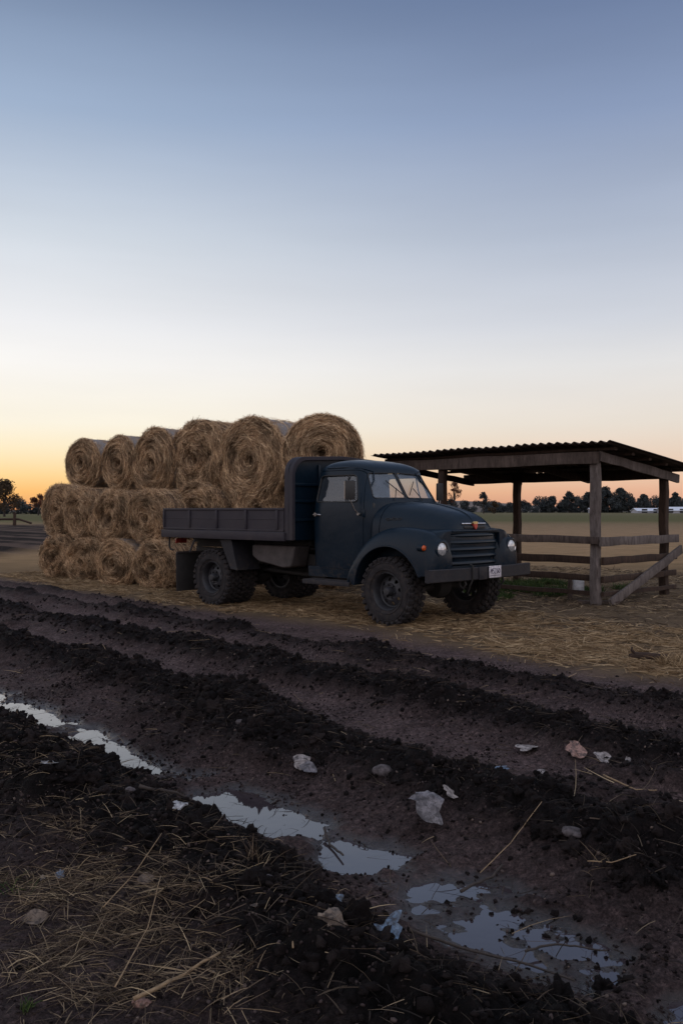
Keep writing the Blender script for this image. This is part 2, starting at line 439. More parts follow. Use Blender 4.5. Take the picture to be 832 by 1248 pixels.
# chrome bar and crest on the hood nose
def nose_x(y, z):
    best = .69
    for x in np.linspace(.69, .4, 60):
        e = interp(x, [-.5, .3, .7], [3.6, 2.9, 2.5]); a = fa(x); b = fzt(x)-1.05
        if abs(y/a)**e+abs((z-1.05)/b)**e <= 1: return x
        best = x
    return best
zz = 1.315
bar = MB().tube([(nose_x(y, zz)+.012, y, zz) for y in np.linspace(-.26, .26, 21)], .013, 8)
emb = bar.build('hood_emblem', M['chrome'], truck)
cx_ = nose_x(0, 1.29)+.030
MB().prism([(-.055, 1.335), (-.02, 1.345), (0, 1.335), (.02, 1.345), (.055, 1.335), (.04, 1.31), (-.04, 1.31)], cx_-.02, cx_+.002, 'x').build('gold_wings', M['gold'], emb, 'auto', .002)
MB().prism([(-.038, 1.312), (.038, 1.312), (.034, 1.27), (0, 1.238), (-.034, 1.27)], cx_-.03, cx_+.006, 'x').build('red_crest', M['red'], emb, 'auto', .003)
MB().box((.655, 0, 1.268), (.09, .46, .035), None, .008).build('nose_slot', M['black'], truck)
# ---- fenders
zt_ = smooth_prof([-.70, -.66, -.60, -.5, -.35, -.15, .05, .3, .5, .62, .70, .745, .765], [.52, .66, .82, .985, 1.135, 1.235, 1.27, 1.265, 1.235, 1.195, 1.14, 1.05, .96])
yo_ = smooth_prof([-.70, -.5, .0, .4, .6, .70, .75, .765], [.99, 1.0, 1.005, 1.0, .975, .945, .90, .84])
yi_ = smooth_prof([-.70, .0, .5, .70, .765], [.50, .50, .50, .50, .58])
def fender_mesh(s):
    secs = []
    xs = list(np.linspace(-.695, -.45, 10))+list(np.linspace(-.41, .6, 24))+[.64, .67, .70, .72, .74, .755, .765]
    for x in xs:
        yo, yi, zt = yo_(x), yi_(x), zt_(x); zc = .62 if x < .7 else interp(x, [.7, .765], [.62, .88]); e = interp(x, [-.7, .0, .6, .765], [3.4, 3.0, 3.2, 2.6])
        zc = min(zc, zt-.1)
        secs.append([(x, s*p[1], p[2]) for p in selli((yo+yi)/2, zc, (yo-yi)/2, zt-zc, e, 56, 'x', x)])
    return MB().loft(secs).mesh()
def circ(r, cx, cz, n=40): return [(cx+r*math.cos(2*math.pi*k/n), cz+r*math.sin(2*math.pi*k/n)) for k in range(n)]
for s in (-1, 1):
    y0, y1 = sorted((s*.47, s*1.3)); ya, yb = sorted((s*.2, s*1.4))
    inner = sorted((s*.53, s*.955))
    fm = boolean(fender_mesh(s), [('DIFFERENCE', P(circ(.555, .02, .475), y0, y1)), ('DIFFERENCE', MB().box((0, s*.8, 0), (1.07, 1.2, 1.0)).mesh()),
                                 ('DIFFERENCE', MB().box((-.9, s*.8, 0), (1.2, 1.3, 1.0)).mesh()), ('DIFFERENCE', MB().box((.9, s*.8, .17), (.9, 1.3, 1.0)).mesh())])
    f = link('front_fender', fm, M['paint'], truck, 'auto')
    arc = []
    for t in np.linspace(R(-2), R(182), 44):
        x = .02+.557*math.cos(t); z = .475+.557*math.sin(t); arc.append((x, s*(yo_(np.clip(x, -.69, .7))-.004-(.012*max(0, (z-.85)/.2))), max(z, .505 if x < 0 else .665)))
    MB().tube(arc, .013, 6).build('wheel_arch_lip', M['paint'], f)
    # headlight
    hx = .70
    hl = MB().lathe([(.128, 0), (.125, .045), (.112, .062), (.10, .064), (.098, .05), (.097, .0)], (hx, s*.77, .995), 'x', 36, closed=True).build('headlight', M['paint'], truck)
    MB().lathe([(.098, .035), (.101, .050), (.096, .060), (.088, .054), (.086, .035)], (hx, s*.77, .995), 'x', 36, closed=True).build('headlight_ring', M['chrome'], hl)
    MB().lathe([(.001, .078), (.03, .076), (.06, .069), (.09, .053), (.09, .03), (.001, .03)], (hx, s*.77, .995), 'x', 36).build('headlight_lens', M['lens'], hl)
    # amber indicator on the fender side/front
    MB().lathe([(.036, 0), (.036, .016), (.028, .03), (.001, .036)], (.60, s*.955, 1.02), 'x', 20).build('indicator_lamp', M['amber'], truck)
    MB().lathe([(.044, -.07), (.044, .004), (.036, .006)], (.60, s*.955, 1.02), 'x', 20).build('indicator_base', M['paint'], truck)
# ---- grille panel
pan = []
for x, k in [(.30, 1), (.62, 1), (.675, .99), (.70, .965), (.712, .93)]:
    pan.append(selli(0, .955, .78*k, .295*k, 7, 72, 'x', x))
pm = boolean(MB().loft(pan).mesh(), [('DIFFERENCE', MB().box((.72, 0, .985), (.16, 1.08, .42)).mesh())])
link('front_panel', pm, M['paint'], truck, 'auto')
MB().box((.63, 0, .985), (.03, 1.12, .46)).build('grille_backing', M['black'], truck)
for i, z in enumerate([1.165, 1.075, .985, .895, .805]):
    sec = []
    w = .56 if i else .50
    for y in np.linspace(-w, w, 21):
        xx = .735-.05*(y/w)**2-.02*(abs(y/w)**8)
        h = .028
        sec.append([(xx-.05, y, z+h), (xx-.012, y, z+h*.92), (xx, y, z+h*.4), (xx+.002, y, z-.2*h), (xx-.01, y, z-h*.7), (xx-.05, y, z-h*.9)])
    MB().loft(sec).build('grille_slat', M['paint'], truck)
MB().box((.70, 0, 1.222), (.06, 1.02, .03), None, .012).build('grille_header', M['paint'], truck)
# ---- bumper, plate, hook
bs = []
for y in np.linspace(-1.12, 1.12, 25):
    xx = .90-.07*(abs(y)/1.12)**3; z0, z1 = .60, .765
    bs.append([(xx-.07, y, z0+.005), (xx-.012, y, z0), (xx, y, z0+.012), (xx, y, z1-.012), (xx-.012, y, z1), (xx-.07, y, z1-.005)])
bump = MB().loft(bs).build('bumper', M['bumper'], truck)
MB().box((.904, -.12, .683), (.02, .17, .168), None, .004).build('bumper_bracket', M['bumper'], bump)
pl = MB().box((.912, .15, .69), (.008, .27, .155), None, .003).build('number_plate', M['plate'], truck)
def stroke(mb, segs, y0, z0, w, h, x, r=.0048):
    for sg in segs: mb.tube([(x, y0+p[0]*w, z0+p[1]*h) for p in sg], r, 5)
GL = {'M': [[(0, 0), (0, 1), (.5, .45), (1, 1), (1, 0)]], '5': [[(1, 1), (0, 1), (0, .58), (.7, .6), (1, .35), (.8, .04), (0, 0)]], 'Z': [[(0, 1), (1, 1), (0, 0), (1, 0)]],
      '6': [[(.9, 1), (.2, .75), (0, .3), (.4, 0), (1, .15), (.9, .5), (.1, .42)]], '0': [[(.5, 1), (0, .7), (0, .3), (.5, 0), (1, .3), (1, .7), (.5, 1)]], '1': [[(.2, .8), (.5, 1), (.5, 0)]]}
tx = MB()
for i, ch in enumerate('M5Z60'): stroke(tx, GL[ch], .15-.105+i*.044, .668, .030, .062, .9165)
tx.build('plate_characters', M['ink'], pl)
MB().tube([(.9165, .15-.10, .642), (.9165, .15+.10, .642)], .004, 5).build('plate_strip', M['ink'], pl)
MB().tube([(.87, -.34, .80), (.905, -.34, .79), (.915, -.34, .70), (.90, -.34, .60), (.86, -.335, .53), (.83, -.32, .47), (.80, -.30, .43)], [.012, .012, .012, .013, .014, .013, .010], 8).build('hanging_hose', M['chassis'], truck)
for s in (-1, 1):
    MB().tube([(.84, s*.42, .61), (.86, s*.42, .55), (.82, s*.42, .50), (.77, s*.42, .53), (.77, s*.42, .60)], .014, 8).build('tow_hook', M['chassis'], truck)
    MB().bar((.2, s*.42, .66), (.85, s*.42, .67), .06, .10).build('bumper_mount', M['chassis'], truck)
# ---- running boards
for s in (-1, 1):
    rb = MB().box((-1.07, s*.89, .515), (.90, .24, .03), None, .008).box((-1.07, s*1.003, .495), (.90, .014, .055), None, .004)
    for k in range(5): rb.box((-1.07, s*(.80+.04*k), .5325), (.86, .012, .006))
    rb.build('running_board', M['bumper'], truck)
    MB().prism([(-1.60, .56), (-.42, .56), (-.42, .70), (-1.62, .70)], *sorted((s*.74, s*.80)), 'y').build('sill_panel', M['paint'], truck)
    MB().bar((-1.35, s*.45, .55), (-1.35, s*.9, .50), .04, .04).bar((-.75, s*.45, .55), (-.75, s*.9, .50), .04, .04).build('board_bracket', M['chassis'], truck)
# ---- chassis, axles, drive line
for s in (-1, 1): MB().bar((-4.7, s*.42, .80), (.45, s*.42, .72), .07, .16).build('chassis_rail', M['chassis'], truck)
ch = MB()
for x in (-4.6, -3.9, -2.9, -2.0, -1.0, -.1): ch.box((x, 0, .78), (.08, .84, .10))
ch.build('cross_member', M['chassis'], truck)
for x in (0, -3.60):
    a = MB().tube([(x, -.75, .45), (x, .75, .45)], .055, 12).lathe([(.02, -.17), (.14, -.12), (.17, 0), (.14, .12), (.02, .17)], (x, .12 if x == 0 else 0, .45), 'y', 20)
    a.build('axle', M['chassis'], truck)
    for s in (-1, 1):
        lf = MB()
        for k in range(4):
            L = .58-.11*k; lf.tube([(x+L*t, s*.47, .50+.10*t*t*(L/.58)**2+.014*k*-1+.02) for t in np.linspace(-1, 1, 9)], .014, 4)
        lf.build('leaf_spring', M['chassis'], truck)
MB().tube([(-.5, 0, .62), (-3.5, 0, .50)], .04, 10).build('drive_shaft', M['chassis'], truck)
MB().box((.05, 0, .78), (.8, .55, .5), None, .04).box((-.6, 0, .68), (.6, .4, .3), None, .04).build('engine', M['chassis'], truck)
tk = MB().prism(round_poly([(-2.85, .97), (-2.85, .80), (-2.7, .72), (-2.15, .64), (-1.98, .66), (-1.90, .97)], .04), -.80, -.48, 'y')
tk.build('fuel_tank', M['tank'], truck, 'auto', .02)
MB().box((-2.4, .66, .78), (.7, .3, .3), None, .03).build('battery_box', M['chassis'], truck)
MB().tube([(-.3, -.3, .52), (-1.5, -.32, .50), (-2.9, -.30, .55), (-4.3, -.28, .62)], .03, 10).build('exhaust_pipe', M['chassis'], truck)
# ---- wheels
def tyre_mesh(w=.27, r=.445):
    mb = MB(); h = w/2
    prof = [(.235, -h*.74), (.262, -h*.90), (.30, -h*1.0), (.35, -h*1.02), (.395, -h*.97), (r-.035, -h*.90), (r-.020, -h*.72), (r-.018, 0),
            (r-.020, h*.72), (r-.035, h*.90), (.395, h*.97), (.35, h*1.02), (.30, h*1.0), (.262, h*.90), (.235, h*.74), (.228, 0)]
    mb.lathe(prof, (0, 0, 0), 'y', 72, closed=True)
    for rr in (.288, .375):   # sidewall rings
        for s in (-1, 1): mb.lathe([(rr-.006, s*h*1.0), (rr, s*(h*1.0+.006)), (rr+.006, s*h*1.0)], (0, 0, 0), 'y', 60, closed=True)
    N = 30
    for k in range(N):
        for j, (yy, ww, off) in enumerate([(-h*.78, w*.24, 0), (-h*.27, w*.21, .5), (h*.27, w*.21, 0), (h*.78, w*.24, .5)]):
            t = 2*math.pi*(k+off)/N
            rot = Matrix.Rotation(t, 3, 'Y') @ Matrix.Rotation(R(18 if j % 2 else -18), 3, 'Z')
            c = Matrix.Rotation(t, 3, 'Y') @ Vector((0, yy, r-.012))
            mb.box(c, (.062, ww, .030), rot, .005)
        for s, off in ((-1, 0), (1, .5)):   # shoulder lugs
            t = 2*math.pi*(k+off)/N
            rot = Matrix.Rotation(t, 3, 'Y') @ Matrix.Rotation(R(-s*24), 3, 'X')
            c = Matrix.Rotation(t, 3, 'Y') @ Vector((0, s*h*.955, r-.048))
            mb.box(c, (.050, .018, .060), rot, .004)
    me = mb.mesh('tyre'); auto_smooth(me, 30); me.materials.append(M['rubber']); return me
def disc_mesh():
    mb = MB()
    mb.lathe([(.19, -.030), (.205, -.045), (.212, -.02), (.205, .0), (.19, -.012), (.15, .012), (.11, .030), (.085, .022), (.001, .022), (.001, .006), (.09, .006), (.12, .014), (.15, -.008), (.185, -.034)], (0, 0, 0), 'y', 48, closed=True)
    holes = [('DIFFERENCE', MB().lathe([(.026, -.15), (.026, .15)], (.155*math.cos(t), 0, .155*math.sin(t)), 'y', 14).mesh()) for t in np.linspace(0, 2*math.pi, 8, endpoint=False)]
    me = boolean(mb.mesh(), holes)
    mb = MB(); mb.bm.from_mesh(me)
    mb.lathe([(.001, .115), (.045, .11), (.058, .09), (.062, .02), (.001, .02)], (0, 0, 0), 'y', 24)
    for t in np.linspace(0, 2*math.pi, 6, endpoint=False):
        mb.lathe([(.001, .055), (.011, .053), (.013, .02), (.001, .018)], (.088*math.cos(t+.3), 0, .088*math.sin(t+.3)), 'y', 6)
    me = mb.mesh('wheel'); auto_smooth(me, 35); me.materials.append(M['rim']); return me
def rim_mesh(w):
    h = w/2*.78; mb = MB()
    mb.lathe([(.245, h), (.25, h+.006), (.243, h+.012), (.232, h), (.222, h-.03), (.212, h-.06), (.208, -h+.06), (.222, -h+.03), (.232, -h), (.25, -h-.006), (.235, -h-.003), (.226, -h+.03), (.218, 0), (.226, h-.03)], (0, 0, 0), 'y', 56, closed=True)
    me = mb.mesh('rim'); auto_smooth(me, 40); me.materials.append(M['rim']); return me
TY = tyre_mesh(); DI = disc_mesh(); RI = rim_mesh(.27)
def wheel(x, y, side, steer=0, rz=0, disc=.02):
    w = link('wheel', DI, None, truck); w.location = (x, y, .44)
    w.rotation_euler = (0, R(rz), (0 if side > 0 else math.pi)+R(steer)); 
    t = link('tyre', TY, None, w); t.location = (0, -disc, 0)
    r_ = link('rim', RI, None, w); r_.location = (0, -disc, 0)
    return w
wheel(0, -.855, -1, -2, 10); wheel(0, .855, 1, -2, 40)
for s in (-1, 1):
    wheel(-3.60, s*.885, s, 0, 25); wheel(-3.60, s*.585, s, 0, 50)
# ---- the bed
bx0, bx1, by = -4.82, -1.86, 1.03
BP = M['bedpaint']
MB().box(((bx0+bx1)/2, 0, 1.145), (bx1-bx0-.02, 2*by-.02, .03)).build('bed_floor', M['tank'], truck)
cm = MB()
for x in np.linspace(bx0+.2, bx1-.2, 7): cm.box((x, 0, 1.085), (.07, 1.96, .08))
for s in (-1, 1): cm.box(((bx0+bx1)/2, s*.42, 1.0), (bx1-bx0-.1, .09, .085)).box(((bx0+bx1)/2, s*.42, .92), (bx1-bx0-.3, .075, .07))
cm.build('bed_subframe', M['chassis'], truck)
for s in (-1, 1):
    e = MB().box(((bx0+bx1)/2, s*(by+.012), 1.11), (bx1-bx0+.04, .055, .125), None, .008); e.build('bed_edge_rail', BP, truck)
    sd = MB().box(((bx0+bx1)/2, s*by, 1.34), (bx1-bx0-.02, .022, .325))
    sd.box(((bx0+bx1)/2, s*by, 1.505), (bx1-bx0-.02, .05, .035), None, .008).box(((bx0+bx1)/2, s*by, 1.195), (bx1-bx0-.02, .045, .03), None, .006)
    for x in np.linspace(bx0+.04, bx1-.14, 5): sd.box((x, s*(by+.014), 1.35), (.045, .045, .28), None, .008)
    sd.box(((bx0+bx1)/2, s*(by+.012), 1.36), (bx1-bx0-.06, .006, .012), None, .002)
    sd.build('side_board', BP, truck)
tb = MB().box((bx0, 0, 1.34), (.022, 2*by-.06, .325)).box((bx0-.004, 0, 1.505), (.045, 2*by-.06, .035), None, .008)
for y in np.linspace(-.92, .92, 5): tb.box((bx0-.014, y, 1.35), (.04, .045, .28), None, .008)
tb.build('tailboard', BP, truck)
MB().box((bx0-.012, 0, 1.11), (.05, 2*by, .125), None, .008).build('rear_cross_rail', BP, truck)
# headboard with rounded top corners and a rolled edge
hp = [(-by+.0, 1.06), (-by+.0, 2.02)]
for t in np.linspace(0, math.pi/2, 8)[1:]: hp.append((-by+.26-.26*math.cos(t), 2.02+.24*math.sin(t)))
hp += [(0, 2.295)]; hp = hp+[(-y, z) for y, z in hp[::-1][1:]]
hb = MB().prism(hp, -1.79, -1.765, 'x').build('headboard', M['paint'], truck)
outer = hp; inn = [(y*.945, 1.06 if z < 1.2 else z-.055 if z > 2.0 else z) for y, z in hp]
rim_ = MB(); ring = outer+inn[::-1]
n_ = len(outer)
bmv = [[rim_.bm.verts.new((x, y, z)) for (y, z) in lst] for x in (-1.87, -1.70) for lst in (outer, inn)]
A0, A1, B0, B1 = bmv
for i in range(n_-1):
    for q in ((A0[i], A0[i+1], B0[i+1], B0[i]), (A1[i+1], A1[i], B1[i], B1[i+1]), (A0[i+1], A0[i], A1[i], A1[i+1]), (B0[i], B0[i+1], B1[i+1], B1[i])): rim_.bm.faces.new(q)
for i in (0, n_-1): rim_.bm.faces.new((A0[i], B0[i], B1[i], A1[i]))
rim_.build('headboard_rim', M['bedpaint'], truck, 'auto', .008)
rb = MB()
for z in (1.35, 1.62, 1.86): rb.box((-1.752, 0, z), (.022, 1.90, .04), None, .006)
for y in (-.45, .45): rb.box((-1.748, y, 1.6), (.02, .04, 1.1), None, .006)
rb.build('headboard_rib', M['paint'], truck)
# mudguards and flaps of the rear axle
for s in (-1, 1):
    g = MB().prism([(-3.38, 1.045), (-3.12, .60), (-2.95, .58), (-3.10, 1.045)], *sorted((s*.985, s*1.0)), 'y')
    g.bar((-3.24, s*.75, 1.04), (-3.04, s*.75, .585), .48, .012, up=(0, 1, 0)) if False else None
    g.loft([[(-3.11, s*.55, 1.04), (-3.11, s*.99, 1.04), (-3.10, s*.99, 1.045), (-3.10, s*.55, 1.045)], [(-2.97, s*.55, .58), (-2.97, s*.99, .58), (-2.955, s*.99, .58), (-2.955, s*.55, .58)]])
    g.build('mudguard', M['bumper'], truck)
    MB().bar((-4.02, s*.99, 1.04), (-4.16, s*.99, .82), .012, .03).build('guard_strut', M['bumper'], truck)
    MB().box((-4.50, s*.76, .48), (.014, .50, .62), Matrix.Rotation(R(-2), 3, 'Y'), .004).build('mud_flap', M['rubberflap'], truck)
    MB().bar((-4.50, s*.45, .80), (-4.50, s*1.0, .80), .03, .03).build('flap_bar', M['tank'], truck)
    MB().tube([(-4.72, s*.98, 1.05), (-4.73, s*.98, .90), (-4.70, s*.98, .85), (-4.62, s*.98, .84)], .016, 8).build('tie_hook', M['chassis'], truck)
    MB().box((-4.79, s*.70, .98), (.03, .22, .08), None, .008).build('tail_lamp', M['red'], truck)
# ------------------------------------------------------------------ ground: rows run along D, T is across them
SD = np.array([-.66, .7513]); TD = np.array([.7513, .66])
def st2xy(s, t): return s*SD[0]+t*TD[0], s*SD[1]+t*TD[1]
def xy2st(x, y): return x*SD[0]+y*SD[1], x*TD[0]+y*TD[1]
def bumpf(t, c, w): return np.exp(-((t-c)/w)**2)
def sstep(x, a, b):
    u = np.clip((x-a)/(b-a), 0, 1); return u*u*(3-2*u)
def ridge_mask(s, t):
    wob = .10*fbm(s*.5, t*.0, 3, 3)+.05*fbm(s*2.1, t*2.1, 4, 3)
    k = .85+.5*fbm(s*1.3, t*.6, 9, 4)
    r = 0.62*bumpf(t+wob, 6.15, .21)*k
    r = r+0.90*bumpf(t+wob, 4.98, .27)*k
    r = r+1.15*bumpf(t+wob*.8, 3.56+.027*np.clip(s-2, 0, 12), .31)*k
    r = r+1.12*bumpf(t+wob*.8, 2.10-.16*sstep(-s, -3.4, -2.2)-.08*sstep(s, 4, 6), .34-.07*sstep(s, 4, 6))*(.88+.5*fbm(s*1.5, t*.8, 5, 4))*(1-.22*sstep(-s, -3.6, -2.4))
    r = r+.42*bumpf(t, 1.45, .5)*sstep(s, 3.2, 5.5)+.5*bumpf(t, 6.9, .12)*sstep(s, 9, 13)*k
    r = r+.35*bumpf(t, 2.2, .4)*sstep(-s, -2.2, -1.0)
    r = r+.38*sstep(fbm(s*1.1, t*2.2, 13, 4), .18, .5)*sstep(-t, -6.8, -6.4)
    return np.clip(r, 0, 1.4)
WATER_Z = -.075
def height(s, t, full=True):
    x, y = st2xy(s, t)
    m = ridge_mask(s, t)
    edge = 7.3+.35*fbm(s*.6, t*0, 21, 3)
    mud = sstep(-t, -(edge+.5), -(edge-.2))          # 1 in the mud, 0 on the straw
    far = sstep(np.maximum(np.abs(s), 0), 24, 40)
    mud = mud*(1-far)
    m0 = m
    rut = bumpf(t+.06*fbm(s*.8, t*0, 31, 3), 2.72, .25+.09*sstep(-s, -3.2, -2.4))
    m = m*(1-.75*np.clip(rut, 0, 1)); z = -.030+.155*m
    gap = sstep(.8*bumpf(s, 6.15, .2)+.8*bumpf(s, 4.35, .14)+.75*bumpf(s, 3.30, .14)+.8*bumpf(s, 2.72, .09)+.6*bumpf(s, 1.55, .10)+.75*fbm(s*2.6, t*4.0, 33, 4), .15, .75)
    z = z-(.080-.052*gap)*rut
    z = z-.030*bumpf(t, 4.25, .2)*sstep(s, 4, 6)-.008*bumpf(t, 5.55, .3)
    z = z+.030*fbm(s*1.1, t*1.4, 41, 4)*(.5+.7*m)*(1-.5*rut)
    z = z+.020*fbm(s*5, t*6, 45, 5)+.016*fbm(s*13, t*15, 46, 4)*(.6+.8*m)+rut*(.026*fbm(s*9, t*13, 48, 5)+.022*np.maximum(0, fbm(s*3.2, t*4.5, 49, 3)-.05))
    if full:
        a = lumps(s, t, .085, 51); b = lumps(s+3, t+5, .045, 57); c = lumps(s, t, .16, 61)
        mm = np.clip(m*1.6-.10, 0, 1)
        z = z+mm*(.070*c*vnoise(s*3, t*3, 2)+.044*a+.026*b)+(1-mm)*(.014*a*vnoise(s*2, t*2, 8)+.010*b*vnoise(s*4, t*4, 4))
        z = z+.009*fbm(s*28, t*28, 71, 4)
    base = .02*fbm(x*.35, y*.35, 81, 3)+.012*fbm(x*2.2, y*2.2, 85, 3)
    base = base*(1-sstep(np.hypot(x, y), 40, 90))
    nearb = np.clip(1-sstep(np.abs(t-8.8), 2.0, 5.0), 0, 1)
    base = base*(1-.7*nearb)
    plough = sstep(-x, 10.0, 12.5)*sstep(y, 27, 31)*(1-sstep(y, 85, 100))
    base = base+plough*.10*np.sin(t*2*math.pi/1.6)*(.7+.5*fbm(s*.8, t*.8, 91, 3))
    return z*mud+base*(1-mud), mud, m
def axis_pts(lo, hi, f, far):
    p = [lo]
    while p[-1] < hi: p.append(p[-1]+f(p[-1]))
    a = []; q = lo; d = f(lo)
    while q > -far: d *= 1.13; q -= d; a.append(q)
    b = []; q = p[-1]; d = f(p[-1])
    while q < far: d *= 1.09; q += d; b.append(q)
    return np.array(a[::-1]+p+b)
sp = axis_pts(-1.5, 24, lambda s: .0165+.0055*max(0, s-3.5)+.02*max(0, -s), 4000)
tp = axis_pts(-.2, 9.5, lambda t: .0165+.0045*max(0, t-3.4)+.02*max(0, .6-t), 4000)
SS, TT = np.meshgrid(sp, tp, indexing='ij')
Z, MUD, RM = height(SS, TT)
X, Y = st2xy(SS, TT)
ns, nt = SS.shape
idx = np.arange(ns*nt).reshape(ns, nt)
F = np.stack([idx[:-1, :-1], idx[1:, :-1], idx[1:, 1:], idx[:-1, 1:]], -1).reshape(-1, 4)[:, ::-1]
gm = np_mesh('ground', np.stack([X, Y, Z], -1).reshape(-1, 3), F)
vattr(gm, 'soil_tone', .22+.33*sstep(TT, 1.7, 2.6)+.45*sstep(TT, 2.9, 3.9)); vattr(gm, 'mud', MUD); vattr(gm, 'ridge', RM); vattr(gm, 'wet', np.clip(1-(Z-WATER_Z)/.032, 0, 1)*MUD)
gm.polygons.foreach_set('use_smooth', np.ones(len(gm.polygons), dtype=bool))
print('ground verts', len(gm.vertices))
n = NT('ground')
v = n.coord('World'); mud = n.attr('mud'); rid = n.attr('ridge'); wet = n.attr('wet')
rm_ = n.math('MULTIPLY', rid, 1.5, clamp=True)
flat = n.ramp(n.math('ADD', n.math('MULTIPLY', n.noise(v, 2.2, 6, .65), .6), n.math('MULTIPLY', n.noise(n.coord('World', (30, 30, 30), (0, 0, 0)), 1, 6, .75), .4)), [(.3, (.038, .027, .026)), (.5, (.096, .068, .067)), (.72, (.160, .117, .112))])
dark = n.ramp(n.noise(v, 7, 5, .65), [(.3, (.004, .003, .0034)), (.72, (.015, .011, .011))])
mc = n.mix(rm_, flat, dark)
sp_ = n.ramp(n.noise(v, 75, 5, .8), [(.32, (.25, .25, .25)), (.5, (.9, .9, .9)), (.68, (1.9, 1.85, 1.8))])  # light and dark of crumb relief painted into the soil colour
mc = n.mix(1.0, mc, sp_, 'MULTIPLY')
vo = n.node('ShaderNodeTexVoronoi', Scale=26); n.link(v, vo.inputs['Vector']); mc = n.mix(.55, mc, n.ramp(vo.outputs['Distance'], [(.1, (1.3, 1.3, 1.3)), (.6, (.35, .35, .35))]), 'MULTIPLY')
mc = n.mix(n.attr('soil_tone'), n.mix(1.0, mc, (.42, .42, .42), 'MULTIPLY'), mc)  # soil colour itself is darker in the rows nearest the camera
mc = n.mix(n.math('MULTIPLY', wet, .75), mc, (.010, .008, .009))
sw_ = n.math('MULTIPLY', n.ramp(n.noise(n.coord('World', (1, 1, .1)), 38, 3, .6), [(.55, 0), (.66, 1)]), .35)
grd = n.ramp(n.noise(v, 1.3, 7, .7), [(.25, (.040, .028, .021)), (.5, (.085, .060, .042)), (.75, (.16, .113, .068))])
g2 = n.noise(n.coord('World', (14, 60, 1), (0, 0, .7)), 1, 4, .7)
grd = n.mix(n.ramp(g2, [(.4, 0), (.7, .6)]), grd, (.22, .16, .09))
# far field bands by distance
g = n.n.new('ShaderNodeNewGeometry'); sx = n.n.new('ShaderNodeSeparateXYZ'); n.link(g.outputs['Position'], sx.inputs[0])
yy = n.math('ADD', sx.outputs['Y'], n.math('MULTIPLY', n.math('SUBTRACT', n.noise(n.coord('World', (.02, .05, 1)), 1, 3), .5), 22))
lg = n.math('DIVIDE', n.math('LOGARITHM', n.math('MAXIMUM', yy, 2), 10), 3.0)
import math as _m
L_ = lambda y: _m.log10(y)/3
bands = n.ramp(lg, [(L_(18), (.22, .145, .072)), (L_(34), (.32, .21, .115)), (L_(60), (.30, .20, .118)), (L_(88), (.24, .17, .10)), (L_(125), (.105, .105, .045)), (L_(200), (.11, .108, .050)), (L_(330), (.14, .125, .07)), (L_(480), (.11, .105, .06))])
fn = n.noise(n.coord('World', (.8, 2.2, 1)), 1, 6, .75)
bands = n.mix(n.ramp(fn, [(.35, .55), (.65, 0)]), bands, (.05, .038, .022))
farm = n.node('ShaderNodeMapRange'); n.link(sx.outputs['Y'], farm.inputs[0]); farm.inputs[1].default_value = 17; farm.inputs[2].default_value = 26
grd = n.mix(farm.outputs[0], grd, bands)
# ploughed strip on the left
px_ = n.node('ShaderNodeMapRange'); n.link(sx.outputs['X'], px_.inputs[0]); px_.inputs[1].default_value = -10; px_.inputs[2].default_value = -12.5
py_ = n.node('ShaderNodeMapRange'); n.link(sx.outputs['Y'], py_.inputs[0]); py_.inputs[1].default_value = 27; py_.inputs[2].default_value = 30
py2 = n.node('ShaderNodeMapRange'); n.link(sx.outputs['Y'], py2.inputs[0]); py2.inputs[1].default_value = 95; py2.inputs[2].default_value = 85
pm_ = n.math('MULTIPLY', n.math('MULTIPLY', px_.outputs[0], py_.outputs[0]), py2.outputs[0])
tt_ = n.math('ADD', n.math('MULTIPLY', sx.outputs['X'], .7513), n.math('MULTIPLY', sx.outputs['Y'], .66))
tt_ = n.math('ADD', tt_, n.math('MULTIPLY', n.noise(n.coord('World', (.3, .3, .3)), 1, 4), 1.4))
sn_ = n.math('SINE', n.math('MULTIPLY', tt_, 2.6))
pc = n.mix(n.ramp(n.math('ADD', n.math('MULTIPLY', sn_, .35), n.noise(n.coord('World', (.9, .9, 1)), 1, 5, .7)), [(.25, 0), (.75, 1)]), (.012, .009, .009), (.075, .053, .044))  # furrow shading painted as stripes in the colour
grd = n.mix(pm_, grd, pc)
col = n.mix(mud, grd, mc)
rough = n.math('SUBTRACT', .86, n.math('MULTIPLY', n.math('MULTIPLY', mud, n.math('ADD', n.math('MULTIPLY', wet, .62), n.ramp(n.noise(v, 5, 4), [(.45, 0), (.75, .22)]))), 1))
bb = n.bump(n.noise(v, 70, 6, .75), .016, .9); bb = n.bump(n.noise(v, 18, 5, .65), .03, .6, bb)
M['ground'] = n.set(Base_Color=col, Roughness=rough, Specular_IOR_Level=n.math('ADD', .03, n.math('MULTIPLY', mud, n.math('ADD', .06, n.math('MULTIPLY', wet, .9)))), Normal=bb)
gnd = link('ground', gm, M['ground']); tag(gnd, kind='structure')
def gz(x, y):
    s, t = xy2st(np.atleast_1d(np.asarray(x, float)), np.atleast_1d(np.asarray(y, float)))
    return height(s, t)[0]

